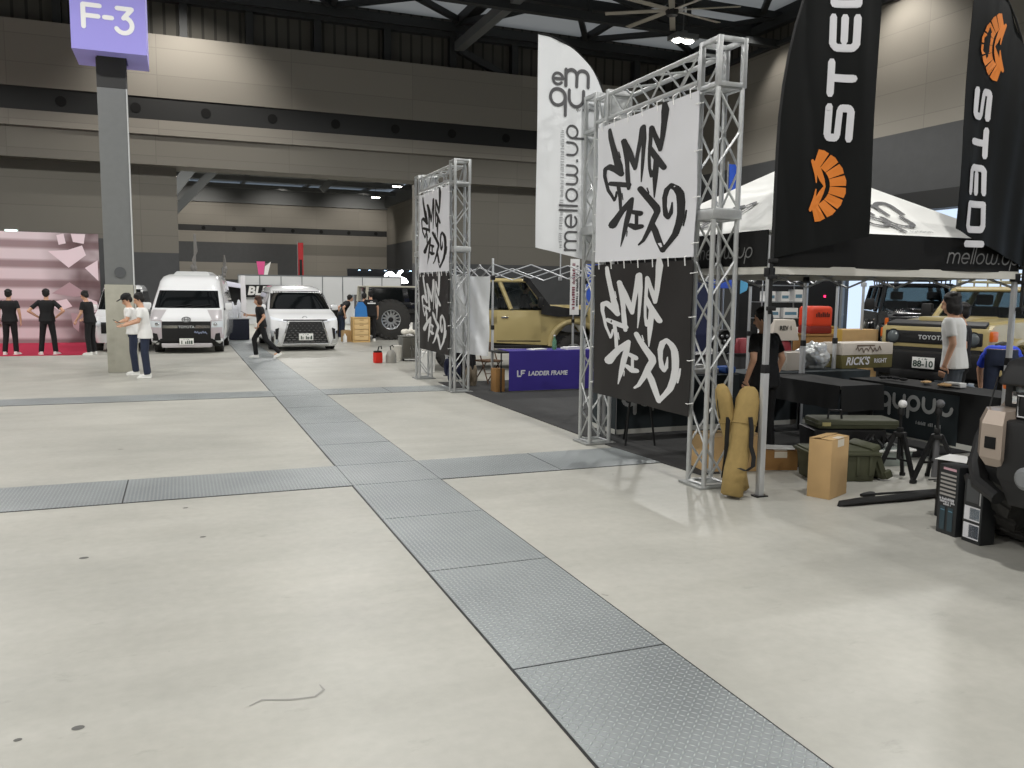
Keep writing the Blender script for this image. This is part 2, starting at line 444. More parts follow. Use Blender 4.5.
# the next hall
mb = MB(M_wall); mb.box((HX0,90,7.98),(21,90.4,10.3)); mb.box((HX0,90,6.3),(21,90.4,7.38))
mb.use(M_band).box((HX0,90,7.38),(21,90.4,7.98))
mb.use(M_dado).box((HX0,90,0),(11.5,90.4,6.3)); mb.use(M_wall2).box((11.5,90,5.2),(21,90.4,6.3)); mb.use(M_wall).box((11.5,90,0),(21,90.4,5.2))
mb.use(M_wall).box((HX0,89.95,2.6),(9.5,90.0,4.3))
mb.use(M_hole)
for k in range(-8, 7): mb.cyl((2.4+2.9*k,89.97,7.68),(2.4+2.9*k,90.1,7.68),.2,10)
struct('wall_next_hall_end', mb, smooth=0)
mb = MB(M_wall); mb.box((21,33,6.5),(21.5,90.4,10.5)); mb.use(M_dado).box((20.98,33,0),(21.5,90.4,6.5)); struct('wall_next_hall_right', mb, smooth=0)
mb = MB(mat('roof_deck_mid',(120,122,120),.8)); mb.box((HX0,33.4,12.3),(21.5,91,12.6))
mb.use(M_steelm)
for y in range(37, 90, 6): mb.box((HX0,y-.15,11.2),(21,y+.15,11.6))
for x in [-6,0,6,12,18]: mb.box((x-.15,33.5,11.7),(x+.15,90,12.0))
mb.box((HX0,89.6,10.25),(21,90,11.9)); mb.box((20.7,33.5,10.45),(21,90,11.9))
struct('ceiling_next_hall', mb, smooth=0)
# raking grey struts and the grey ledge seen under the lintel
mb = MB(M_steelm)
def bar(mb, a, b, w, h):
    a, b = Vector(a), Vector(b); d = b-a; L = d.length
    q = d.to_track_quat('Y', 'Z').to_matrix().to_4x4(); q.translation = a
    mb.box((-w/2,0,-h/2),(w/2,L,h/2), 0, q)
bar(mb, (-.4,44,6.0), (1.9,44,9.2), .5, .5); bar(mb, (-.3,52,5.9), (4.3,52,10.9), .45, .45)
bar(mb, (9.4,60,8.6), (12.2,60,11.2), .45, .45); bar(mb, (19.9,62,8.0), (18.7,62,11.2), .5, .5)
struct('beam_struts_next_hall', mb, smooth=0)

# roof over the main hall
# translucent roof sheeting with daylight above it
m = bpy.data.materials.new('roof_sheet_translucent'); m.use_nodes = True; nt = m.node_tree
for n in list(nt.nodes): nt.nodes.remove(n)
o = nt.nodes.new('ShaderNodeOutputMaterial'); mx = nt.nodes.new('ShaderNodeMixShader'); df = nt.nodes.new('ShaderNodeBsdfDiffuse'); tl = nt.nodes.new('ShaderNodeBsdfTranslucent')
df.inputs[0].default_value = (.45,.45,.44,1); tl.inputs[0].default_value = (.34,.30,.25,1); mx.inputs[0].default_value = .5
nt.links.new(df.outputs[0], mx.inputs[1]); nt.links.new(tl.outputs[0], mx.inputs[2]); nt.links.new(mx.outputs[0], o.inputs[0])
mb = MB(m); mb.quad((HX0-.4,HY0-.4,12.32),(HX1+.5,HY0-.4,12.32),(HX1+.5,33.4,12.32),(HX0-.4,33.4,12.32)); struct('ceiling', mb, smooth=0)
mb = MB(M_steel)
xs = [HX0+.3+5.2*k for k in range(10)]
ys = [32.2-4.4*k for k in range(11)]
for y in ys: mb.box((HX0,y-.14,11.72),(HX1,y+.14,12.05))
for x in xs: mb.box((x-.1,HY0,12.05),(x+.1,33,12.3))
for j in range(3):
    for i in range(3, 9):
        xa, xb = xs[i], xs[i]+5.2; ya, yb = ys[j], ys[j+1]
        for p, q in (((xa,ya),(xb,yb)),((xb,ya),(xa,yb))) if (i+j) % 2 == 0 else (((xa,ya),(xa+2.6,yb)),((xb,ya),(xa+2.6,yb))):
            bar(mb, (p[0],p[1],12.1), (q[0],q[1],12.1), .2, .2)
struct('beam_roof_grid', mb, smooth=0)
mb = MB(M_steel)
def roof_truss(mb, a, b, zb, zt, n, w=.26, mm=None):
    a, b = Vector(a), Vector(b)
    P = lambda t, z: (a.x+(b.x-a.x)*t, a.y+(b.y-a.y)*t, z)
    if mm: mb.use(mm)
    bar(mb, P(0,zb), P(1,zb), w, w); mb.use(M_steel); bar(mb, P(0,zt), P(1,zt), w, w)
    for i in range(n):
        bar(mb, P(i/n,zb if i % 2 else zt), P((i+1)/n,zt if i % 2 else zb), w*.6, w*.6)
        bar(mb, P(i/n,zb), P(i/n,zt), w*.45, w*.45)
roof_truss(mb, (10.4,32.2,0), (10.4,HY0,0), 11.2, 12.1, 12, .34, M_steelm)
roof_truss(mb, (-5.0,32.2,0), (-5.0,HY0,0), 11.2, 12.1, 12, .3)
roof_truss(mb, (HX0,26.4,0), (HX1,26.4,0), 11.0, 12.0, 12, .26)
roof_truss(mb, (HX0,17.5,0), (HX1,17.5,0), 11.0, 12.0, 14, .3)
bar(mb, (10.4,32.2,11.1), (12.4,32.25,10.3), .25, .25)
struct('beam_roof_trusses', mb, smooth=0)

# lamps: high bay fittings, each a light with its housing, unseen next-hall ones added
def lamp(x, y, z, watt, size, label, spread=150, vis=True):
    t = thing('ceiling_lamp', label, 'ceiling lamp', (x,y,z), 0, 'high bay lamps under the roof')
    mb = MB(M_steelm); mb.box((-.42,-.3,.05),(.42,.3,.22),.03); mb.box((-.1,-.1,.22),(.1,.1,.34)); mb.cyl((0,0,.3),(0,0,max(.5,12.2-z)),.02,6)
    mb.build('housing', t)
    mb = MB(M_led)
    for sx in (-.2,.2):
        mb.lathe([(.17,.05),(.17,.02),(.12,-.01),(.0,-.02)], 16, Matrix.Translation((sx,0,0)))
    mb.build('lens', t)
    li = bpy.data.lights.new('lamp_light', 'SPOT'); li.shadow_soft_size = .22; li.energy = watt; li.color = (1.0,.985,.95); li.spot_size = R(158); li.spot_blend = .35
    lo = bpy.data.objects.new('lamp_light', li); COL.objects.link(lo); lo.location = (0,0,-.26); lo.parent = t
    return t
LW = 1500
lamp(15.4,24.1,9.85, LW, .8, 'bright lamp glowing below the roof trusses beyond the large lattice frame')
lamp(.35,63.7,9.35, LW*.8, .8, 'small bright lamp in the next hall beside the raking grey strut')
lamp(16.6,67.4,10, LW*.8, .8, 'right-hand lamp of the pair shining in the next hall above the far lattice frame')
lamp(16.8,76.3,10, LW*.8, .8, 'left-hand, lower lamp of the pair shining in the next hall')
for x in (-17,-6.5,4.3):
    for y in (-9,2.5,13.5,24): lamp(x,y,10.5, LW, .8, 'high bay lamp hanging out of view above the open hall floor')
for x, y in ((15.4,-9),(15.4,2.5),(15.4,13.5)): lamp(x,y,10.5, LW, .8, 'high bay lamp hanging out of view above the open hall floor')
for x, y in ((-12,45),(6,47),(5,37),(13,38),(-4,38),(14,55),(0,78),(-12,75)): lamp(x,y,10.5, LW*1.35, .8, 'unseen high bay lamp added to brighten the next hall')  # unseen lamps added overhead because the next hall came out too dark
# wall washing lamps high up by the walls, with added ones in the next hall
def wash(x, y, z, watt, tgt):
    li = bpy.data.lights.new('wall_wash', 'SPOT'); li.energy = watt; li.spot_size = R(95); li.spot_blend = .8; li.shadow_soft_size = .15; li.color = (1,.95,.88)
    lo = bpy.data.objects.new('wall_wash', li); COL.objects.link(lo); lo.location = (x,y,z)
    lo.rotation_euler = (Vector(tgt)-Vector((x,y,z))).to_track_quat('-Z','Y').to_euler()
wash(.4,29.0,11.5, 1300, (.4,32,8.0)); wash(19.2,20.5,11.4, 650, (21,20.2,8.8)); wash(19.4,26,11.2, 260, (21,26,8)); 
wash(18.6,62,10.8, 1400, (21,62,8)); wash(17.5,83.5,11.0, 1500, (17.5,90,6.5)); wash(2.0,83.5,11.0, 1500, (2.0,90,6.5)); wash(9.5,83.5,11.0, 1300, (9.5,90,6.5)); wash(8,52,4.2, 700, (8,60,12.3)) if False else None  # bare spots without fittings, added to brighten the next hall's walls

# ceiling fan
t = thing('ceiling_fan', 'big slow-turning type ceiling fan with eight long pale blades', 'ceiling fan', (13.98,22.53,10.2))
mb = MB(M_blk2); mb.lathe([(.0,-.16),(.16,-.16),(.2,-.05),(.2,.12),(.1,.2),(.05,.24),(.05,1.6)],16); mb.build('hub', t)
M_blade = mat('fan_blade_pale', (168,162,150), .5, metal=.2)
for k in range(8):
    mb = MB(M_blade); a = R(45*k+12)
    Mx = Matrix.Rotation(a,4,'Z') @ Matrix.Rotation(R(10),4,'X')
    mb.box((.18,-.09,-.012),(2.0,.09,.012),.008,Mx); mb.build('blade', t)

# world: pale daylight outside the glazing
w = bpy.data.worlds.new('World'); S.world = w; w.use_nodes = True
bg = w.node_tree.nodes['Background']; bg.inputs[0].default_value = (.66,.80,1.0,1); bg.inputs[1].default_value = 1.15

# pillar with its hall sign
t = thing('pillar', 'square grey pillar on a pale concrete foot under the purple hall sign', 'pillar', (-1.155,19.475,0))
t['kind'] = 'structure'
mb = MB(mat('pillar_grey', (118,120,120), .55, var=.03)); mb.box((-.27,-.27,1.83),(.27,.27,5.78),.012); mb.box((-.275,-.05,1.83),(-.25,.0,5.78)); mb.build('shaft', t)
mb = MB(mat('pillar_collar_dark', (62,62,62), .6)); mb.box((-.272,-.272,5.78),(.272,.272,12.2),.012); mb.build('collar', t)
mb = MB(mat('pillar_concrete', (170,168,155), .8, var=.08, scale=5, bump=.1)); mb.box((-.285,-.285,0),(.285,.285,1.83),.012); mb.build('foot', t)
mb = MB(mat('cover_plate_grey', (84,86,88), .6)); mb.cyl((.02,-.272,2.08),(.02,-.29,2.08),.11,20); mb.build('cover_plate', t)
mb = MB(mat('corner_guard', (200,202,202), .5)); mb.box((.262,-.285,0),(.287,-.26,5.78)); mb.build('corner_guard', t)
t = thing('hall_sign', 'purple cube sign reading F-3 round the top of the grey pillar', 'sign', (-1.13,19.37,6.36))
M_pur = mat('sign_purple', (168,161,240), .45)
mb = MB(M_pur)
for a, c in (((-.67,-.67,0),(-.275,.67,1.5)),((.275,-.67,0),(.67,.67,1.5)),((-.275,-.67,0),(.275,-.275,1.5)),((-.275,.375,0),(.275,.67,1.5))): mb.box(a,c)
mb.build('sign_box', t, smooth=0)
mb = MB(mat('sign_lettering_white', (250,250,250), .5))
fn = plane((0,-.676,.0),(1,0,0),(0,0,1))
hw = .044
mb.stroke([(-.44,.43,hw),(-.44,.84,hw),(-.15,.84,hw)],fn,cap=True); mb.stroke([(-.44,.64,hw),(-.18,.64,hw)],fn)
mb.stroke([(-.07,.64,hw),(.06,.64,hw)],fn)
mb.stroke([(.16,.84,hw),(.42,.84,hw),(.27,.66,hw)]+[(x,y,hw) for x,y in arc(.27,.53,.15,80,-150,12)],fn)
mb.build('lettering', t, smooth=0)
# ------------------------------------------------------------------ lattice frames with banners
def lattice(mb, p0, ax_len, axis, w, pitch, r=.024, rl=.011, ends=True):
    # square section truss from corner p0 along axis (2 = up, 1 = +y); w outer width
    p0 = Vector(p0); e = [Vector((1,0,0)),Vector((0,1,0)),Vector((0,0,1))]
    A = e[axis]; U, V = [e[i] for i in range(3) if i != axis]
    c = [(r,r),(w-r,r),(w-r,w-r),(r,w-r)]
    P = lambda k, t: p0+U*c[k][0]+V*c[k][1]+A*t
    for k in range(4): mb.cyl(P(k,0), P(k,ax_len), r, 10)
    n = max(2, round(ax_len/pitch)); 
    for k in range(4):
        a, b = k, (k+1) % 4
        for i in range(n):
            t0, t1 = .03+i*(ax_len-.06)/n, .03+(i+1)*(ax_len-.06)/n
            fl = (i+(k//2)) % 2
            mb.cyl(P(a if fl else b, t0), P(b if fl else a, t1), rl, 6)
    for t in ((.012, ax_len-.012) if ends else ()):
        for k in range(4): mb.cyl(P(k,t), P((k+1) % 4,t), rl*1.2, 6)
def corner_block(mb, p0, L, w, h):
    x0,y0,z0 = p0; b = .045
    for x in (x0, x0+w-b):
        for y in (y0, y0+L-b): mb.box((x,y,z0),(x+b,y+b,z0+h),.006)
    for z in (z0, z0+h-b):
        for x in (x0+.002, x0+w-b-.002): mb.box((x,y0+b-.004,z+.002),(x+b,y0+L-b+.004,z+b-.002),.004)
        for y in (y0+.002, y0+L-b-.002): mb.box((x0+b-.004,y,z+.002),(x0+w-b+.004,y+b,z+b-.002),.004)
    mb.box((x0+.01,y0+.01,z0+.006),(x0+w-.01,y0+L-.01,z0+.016))
def flange(mb, a, c): mb.box(a, c, .005)
def banner_frame(dy, label, big):
    x0, w = 4.42, .30
    ya, yb = 6.34, 8.66
    t = thing('lattice_frame', label, 'truss frame', (0,dy,0), 0, 'aluminium lattice banner frames')
    for y in (ya, yb):
        mb = MB(M_alu)
        lattice(mb, (x0,y,.02), 2.45, 2, w, .335); lattice(mb, (x0,y,2.53), 1.08, 2, w, .335)
        tw = mb.build('tower', t)
        mb = MB(M_alu); flange(mb, (x0-.005,y-.005,2.455),(x0+w+.005,y+w+.005,2.54)); mb.build('joint_plate', tw)
        mb = MB(mat('base_plate_grey',(150,152,150),.5,metal=.4)); mb.box((x0-.05,y-.03,0),(x0+w+.05,y+w+.03,.022),.004); mb.build('base_plate', tw)
        mb = MB(M_alu); corner_block(mb, (x0-.003,y-.003,3.6), w+.006, w+.006, .43)
        mb.build('corner_block', t)
    mb = MB(M_alu); lattice(mb, (x0,ya+w+.02,3.67), yb-ya-w-.32, 1, w, .30)
    bm_ = mb.build('beam', t)
    mb = MB(M_alu); flange(mb, (x0-.004,yb-.29,3.655),(x0+w+.004,yb-.235,4.0)); lattice(mb, (x0,yb-.235,3.67), .235, 1, w, .2, ends=False); mb.build('joint_plate', bm_)
    return t
banner_frame(0, 'large silver lattice frame standing beside the black and white tent', True)
banner_frame(7.55, 'silver lattice frame farther down the hall beside the crumpled silver sheet', False)

ART = [[(8.237, 3.534, 0.015), (8.212, 3.459, 0.02), (8.153, 3.34, 0.021), (8.089, 3.222, 0.024), (8.027, 3.119, 0.028), (7.965, 3.03, 0.017)], [(7.966, 3.037, 0.021), (8.083, 3.096, 0.025), (8.232, 3.145, 0.024), (8.336, 3.134, 0.02), (8.339, 3.061, 0.016), (8.29, 2.986, 0.014), (8.234, 2.896, 0.013), (8.157, 2.833, 0.011), (8.101, 2.779, 0.01)], [(8.101, 2.775, 0.011), (8.068, 2.813, 0.01), (8.056, 2.86, 0.008)], [(8.199, 2.963, 0.018), (8.017, 2.935, 0.021), (7.787, 2.901, 0.02)], [(8.022, 2.911, 0.014), (7.982, 2.798, 0.014), (7.969, 2.672, 0.012)], [(7.933, 3.371, 0.021), (7.902, 3.303, 0.022), (7.874, 3.192, 0.019), (7.851, 3.083, 0.016), (7.823, 2.973, 0.019), (7.791, 2.869, 0.015)], [(7.921, 3.359, 0.018), (7.824, 3.245, 0.022), (7.738, 3.14, 0.021), (7.672, 3.06, 0.016)], [(7.672, 3.057, 0.016), (7.642, 3.186, 0.016), (7.59, 3.333, 0.018), (7.552, 3.442, 0.021)], [(7.537, 3.446, 0.021), (7.515, 3.321, 0.018), (7.518, 3.194, 0.014), (7.52, 3.04, 0.011), (7.528, 2.906, 0.004)], [(7.376, 3.416, 0.015), (7.386, 3.323, 0.013), (7.393, 3.224, 0.013), (7.399, 3.124, 0.01), (7.383, 3.021, 0.01), (7.344, 2.94, 0.012), (7.299, 3.01, 0.008)], [(7.371, 3.411, 0.017), (7.318, 3.337, 0.015), (7.255, 3.253, 0.017), (7.207, 3.174, 0.013)], [(7.208, 3.178, 0.014), (7.178, 3.29, 0.016), (7.151, 3.432, 0.019), (7.134, 3.532, 0.024), (7.143, 3.598, 0.015)], [(7.39, 3.221, 0.015), (7.306, 3.139, 0.019), (7.213, 3.061, 0.022), (7.114, 2.992, 0.019)], [(7.264, 3.111, 0.019), (7.27, 3.006, 0.019), (7.279, 2.907, 0.017), (7.288, 2.807, 0.01), (7.295, 2.73, 0.004)], [(7.716, 2.75, 0.018), (7.809, 2.698, 0.027), (7.931, 2.651, 0.025), (8.042, 2.584, 0.028), (8.141, 2.519, 0.035)], [(7.721, 2.739, 0.018), (7.757, 2.656, 0.023), (7.822, 2.541, 0.023), (7.882, 2.41, 0.017), (7.94, 2.279, 0.004)], [(7.691, 2.618, 0.017), (7.549, 2.593, 0.021)], [(7.62, 2.592, 0.012), (7.619, 2.474, 0.012)], [(7.748, 2.489, 0.018), (7.634, 2.459, 0.024), (7.529, 2.461, 0.019)], [(7.548, 2.84, 0.021), (7.455, 2.771, 0.022), (7.35, 2.694, 0.023), (7.248, 2.622, 0.026), (7.231, 2.583, 0.023), (7.296, 2.518, 0.023), (7.384, 2.415, 0.018), (7.481, 2.317, 0.013), (7.562, 2.279, 0.008)], [(7.325, 2.465, 0.021), (7.255, 2.401, 0.023), (7.176, 2.308, 0.023), (7.08, 2.203, 0.019)], [(7.08, 2.203, 0.016), (6.968, 2.279, 0.017), (6.881, 2.348, 0.021), (6.831, 2.442, 0.022), (6.808, 2.536, 0.022), (6.809, 2.632, 0.024), (6.825, 2.717, 0.024), (6.877, 2.768, 0.022), (6.976, 2.812, 0.016), (7.055, 2.777, 0.02), (7.095, 2.708, 0.018), (7.092, 2.621, 0.015), (7.065, 2.547, 0.018), (7.016, 2.51, 0.014), (6.972, 2.549, 0.014), (6.959, 2.597, 0.009), (6.953, 2.648, 0.004)], [(6.722, 2.555, 0.005), (6.735, 2.495, 0.007), (6.757, 2.418, 0.005)], [(8.035, 3.275, 0.004), (8.003, 3.21, 0.004)], [(7.422, 2.833, 0.004), (7.394, 2.779, 0.004)], [(7.808, 2.432, 0.004), (7.814, 2.379, 0.004)], [(7.941, 2.834, 0.004), (7.918, 2.765, 0.004)], [(7.42, 2.829, 0.004), (7.39, 2.781, 0.004)]]
def wav(y, z): return .006*math.sin(y*9+z*3)+.005*math.sin(z*8+1.3*y)
M_bw = mat('banner_white', (222,222,226), .55, spec=.25)
M_bb = mat('banner_black', (38,36,35), .5, spec=.3)
M_ink = mat('banner_ink', (18,17,17), .6); M_inkw = mat('banner_print_white', (216,216,216), .6)
def banner(dy, z0, z1, cloth, ink, dz, label, dyart=0.0, skew=0.0):
    ya, yb = 6.565, 8.525
    X = 4.385
    f = lambda y, z: (X-wav(y, z), y+dy, z)
    mb = MB(cloth)
    zb = lambda u: z0+skew*(u-.5)
    mb.grid(lambda u, v: f(ya+(yb-ya)*u, zb(u)+(z1-zb(u))*v), 28, 20)
    mb.grid(lambda u, v: (f(ya+(yb-ya)*u, zb(u)+(z1-zb(u))*v)[0]+.004, ya+(yb-ya)*u+dy, zb(u)+(z1-zb(u))*v), 28, 20)
    for v0 in (0, 1):
        mb.grid(lambda u, v: (f(ya+(yb-ya)*u, (zb(u),z1)[v0])[0]+.004*v, ya+(yb-ya)*u+dy, (zb(u),z1)[v0]), 28, 1)
    # hem welds
    mb.use(ink)
    for s in ART:
        mb.stroke([(a, b+dz, c*1.22) for a, b, c in s], lambda y, z: (X-wav(y, z)-.004, y+dy, z), asp=2.3)
    o = mb.build('banner', None, smooth=60)
    tag(o, label, 'banner', 'calligraphy banners on the lattice frames')
    # cable ties along the edges
    mt = MB(M_white)
    n = 7
    for i in range(n):
        y = ya+.12+(yb-ya-.24)*i/(n-1)
        mt2 = MB(M_white); mt2.tube([(X-.012,y+dy,z1-.05),(X-.02,y+dy,z1+.03),(X+.05,y+dy,z1+.075),(X+.07,y+dy,z1+.0),(X+.02,y+dy,z1-.05)], .006, 5); mt2.build('cable_tie', o)
    for i in range(4):
        z = z0+.12+(z1-z0-.24)*i/3
        for y, s in ((ya, -1), (yb, 1)):
            mt2 = MB(M_white); mt2.tube([(X-.012,y+dy-s*.03,z),(X-.02,y+dy+s*.012,z),(X+.03,y+dy+s*.03,z+.01)], .0045, 5); mt2.build('cable_tie', o)
    return o
banner(0, 2.125, 3.60, M_bw, M_ink, 0, 'white banner with black brush lettering, upper one on the large lattice frame')
banner(0, .645, 2.095, M_bb, M_inkw, -1.475, 'black banner with white brush lettering, lower one on the large lattice frame')
banner(7.5, 2.125, 3.60, M_bw, M_ink, 0, 'white banner with black brush lettering on the far lattice frame')
banner(7.5, .645, 2.095, M_bb, M_inkw, -1.475, 'black banner with white brush lettering on the far lattice frame')

# ------------------------------------------------------------------ pop-up tents
def scissor(mb, a, b, z, n, r=.011, h=.24):
    a, b = Vector(a), Vector(b); d = (b-a)
    nrm = Vector((-d.y, d.x, 0)).normalized()*.012
    P = lambda t, zz, s: Vector((a.x+d.x*t, a.y+d.y*t, zz))+nrm*s
    for i in range(n):
        mb.cyl(P(i/n,z,1), P((i+1)/n,z+h,1), r, 6); mb.cyl(P(i/n,z+h,-1), P((i+1)/n,z,-1), r, 6)
def tent_frame(t, x0, y0, x1, y1, eave=2.3, peak=None, bars=1.98, lw=.02, drop=0.0):
    for x, y in ((x0,y0),(x1,y0),(x1,y1),(x0,y1)):
        mb = MB(M_tentleg); mb.box((x-lw,y-lw,.0),(x+lw,y+lw,1.15),.004); mb.box((x-lw*.8,y-lw*.8,1.1),(x+lw*.8,y+lw*.8,eave),.003)
        l = mb.build('leg', t)
        mb = MB(M_blk2); mb.box((x-.06,y-.045,0),(x+.06,y+.045,.012)); mb.build('foot_plate', l)
        mb = MB(M_blk2); mb.box((x-.028,y-.028,1.1),(x+.028,y+.028,1.18),.006); mb.build('clamp', l)
        mb = MB(M_blk2); mb.box((x-.035,y-.035,bars-.04),(x+.035,y+.035,bars+.04),.008); mb.build('bracket', l)
    for i, (a, b) in enumerate((((x0,y0),(x1,y0)),((x1,y0),(x1,y1)),((x1,y1),(x0,y1)),((x0,y1),(x0,y0)))):
        mb = MB(M_tentleg); scissor(mb, (*a,0), (*b,0), bars-(drop if i in (1,2) else 0), 4, .012); mb.build('scissor_bar', t)
TX0, TY0, TX1, TY1 = 4.75, 5.95, 7.75, 8.95
tent = thing('canopy_tent', 'pop-up tent with white roof and black valance lettered in grey', 'tent', (0,0,0))
tent_frame(tent, TX0, TY0, TX1, TY1, 2.3, lw=.027, drop=.10)
M_cloth = mat('tent_white', (236,236,232), .7, var=.02, scale=2); M_val = mat('tent_black', (19,19,19), .65, spec=.25)
PK = (6.25,7.45,3.22); EV = 2.34
def roof_pt(i, u, v):
    c = [(TX0-.01,TY0-.01),(TX1+.01,TY0-.01),(TX1+.01,TY1+.01),(TX0-.01,TY1+.01)]
    a, b = c[i], c[(i+1) % 4]
    ex, ey = a[0]+(b[0]-a[0])*u, a[1]+(b[1]-a[1])*u
    x = ex+(PK[0]-ex)*v; y = ey+(PK[1]-ey)*v
    z = EV+(PK[2]-EV)*v - .09*math.sin(PI*v)*math.sin(PI*u)
    return Vector((x,y,z))
mb = MB(M_cloth)
for i in range(4):
    mb.grid(lambda u, v: roof_pt(i,u,v), 16, 12)
    mb.grid(lambda u, v: roof_pt(i,u,v)-Vector((0,0,.012)), 16, 12)
# printed marks on the slopes
M_grey = mat('print_grey', (88,88,90), .7)
mb.use(M_grey)
def slope(i):
    a, b = roof_pt(i,0,0), roof_pt(i,1,0); L = (b-a).length
    def fn(p, q):
        u = (p/L); v = q/1.72
        v = max(0, min(.98, v)); ee = (u-.5)/(1-v) + .5 if v < .95 else .5
        r = roof_pt(i, max(0, min(1, ee)), v); n = Vector((0,-1,0)) if i == 0 else Vector((-1,0,0))
        return r+n*.012+Vector((0,0,.012))
    return fn
f0 = slope(0); emqu(mb, lambda a, b: f0(a+1.62, b+.55), .30)
write(mb, 'qu suction', lambda a, b: f0(a+1.75,b+.13), .10, shear=.3)
f3 = slope(3); emqu(mb, lambda a, b: f3(a+1.5, b+.55), .30)
can = mb.build('roof', tent, smooth=25)
mb = MB(M_val)
for k, (a, b) in enumerate((((TX0,TY0),(TX1,TY0)),((TX1,TY0),(TX1,TY1)),((TX1,TY1),(TX0,TY1)),((TX0,TY1),(TX0,TY0)))):
    a, b = Vector((*a,0)), Vector((*b,0)); d = b-a; L = d.length; d /= L; n = Vector((d.y,-d.x,0))
    def vf(s, q): return a+d*s+n*(.03+.006*math.sin(s*6+k)*(1-q))+Vector((0,0,2.03+.315*q))
    mb.grid(lambda u, v: vf(u*L, v), 24, 4); mb.grid(lambda u, v: vf(u*L, v)-n*.006, 24, 4)
val = mb.build('valance', tent, smooth=60)
mb = MB(mat('valance_lettering', (120,120,120), .7))
fn = plane((TX1-.98,TY0-.045,2.105),(1,0,0),(0,0,1)); rounded(mb, 'mellow.up', fn, .094, .075, gap=.36, shear=.22)
fn = plane((TX0-.045,TY0+1.05,2.115),(0,-1,0),(0,0,1)); rounded(mb, 'mellow.up', fn, .085, .075, gap=.36, shear=.22)
mb.build('lettering', val, smooth=0)
mb = MB(mat('tent_band_pale', (196,194,186), .7))
for a, b in (((TX0,TY0),(TX1,TY0)),((TX1,TY0),(TX1,TY1)),((TX1,TY1),(TX0,TY1)),((TX0,TY1),(TX0,TY0))):
    a, b = Vector((*a,0)), Vector((*b,0)); d = (b-a).normalized(); n = Vector((d.y,-d.x,0))
    mb.hexa([a+n*.022+Vector((0,0,1.965)), b+n*.022+Vector((0,0,1.965)), b+n*.03+Vector((0,0,1.965)), a+n*.03+Vector((0,0,1.965))],
            [a+n*.018+Vector((0,0,2.04)), b+n*.018+Vector((0,0,2.04)), b+n*.026+Vector((0,0,2.04)), a+n*.026+Vector((0,0,2.04))])
mb.build('valance_hem', tent, smooth=0)
mb = MB(M_tentleg)
for x, y in ((TX0,TY0),(TX1,TY0),(TX1,TY1),(TX0,TY1)): mb.cyl((x,y,2.28),(PK[0],PK[1],3.12),.013,6)
mb.cyl((PK[0],PK[1],2.5),(PK[0],PK[1],3.16),.02,8); mb.build('roof_ribs', tent)

t = thing('folding_tent', 'bare folding tent frame without roof over the purple table', 'tent frame', (0,0,0), 0, 'folding tent frames without roofs')
tent_frame(t, 5.16, 13.96, 8.08, 16.72, 2.36, bars=2.02)
t = thing('folding_tent', 'bare folding tent frame standing behind the black and white tent', 'tent frame', (0,0,0), 0, 'folding tent frames without roofs')
tent_frame(t, 5.65, 9.35, 8.66, 11.3, 2.2, bars=1.95)
# silver sheet tied to the frame
mb = MB(mat('silver_sheet', (212,214,216), .36, metal=.2, spec=.5, bump=.5, scale=5))
def sh(u, v):
    x = 4.44+.69*u; z = .62+(.08*(1-u))*(1-v)+1.42*v
    y = 14.25-.22*u+.025*math.sin(u*9+v*2)+.03*math.sin(u*5-v*4)*(1-v*.6)+.02*math.sin(v*11+u*14)
    return (x-.02*(1-v), y, z)
mb.grid(sh, 40, 36); mb.grid(lambda u, v: tuple(Vector(sh(u,v))+Vector((0,.004,0))), 40, 36)
o = mb.build('hanging_sheet', None, smooth=80); tag(o, 'crumpled silver plastic sheet hanging beside the far lattice frame', 'sheet')
# narrow lettered strip hanging on the rear leg of that frame
mb = MB(M_white); mb.box((7.97,16.66,1.28),(8.19,16.672,2.5)); mb.use(mat('print_dark_red',(120,40,60),.6)); 
smallprint(mb, plane((8.045,16.652,1.9),(0,0,1),(-1,0,0)), 1.0, .07, 3)
mb.use(M_ink); smallprint(mb, plane((8.135,16.652,1.9),(0,0,1),(-1,0,0)), .9, .05, 4)
o = mb.build('hanging_strip', None, smooth=0); tag(o, 'narrow white lettered strip hanging above the purple table', 'strip banner')
mb = MB(M_tentleg); mb.cyl((6.5,14.02,2.0),(6.5,14.02,3.05),.012,8); mb.box((6.47,14.0,1.99),(6.53,14.05,2.06),.01); mb.ell((6.5,14.02,3.06),(.02,.02,.03),8)
o = mb.build('flag_pole', None); tag(o, 'thin bare upright rod clipped to the folding tent frame', 'rod')
mb = MB(M_tentleg); mb.box((12.58,12.88,0),(12.62,12.92,2.5),.004); mb.box((12.52,12.84,0),(12.68,12.96,.014)); mb.box((12.56,12.86,1.95),(12.64,12.94,2.03),.006)
o = mb.build('tent_pole', None); tag(o, 'silver tent pole standing before the bright glazing left of the black off-roader', 'pole')

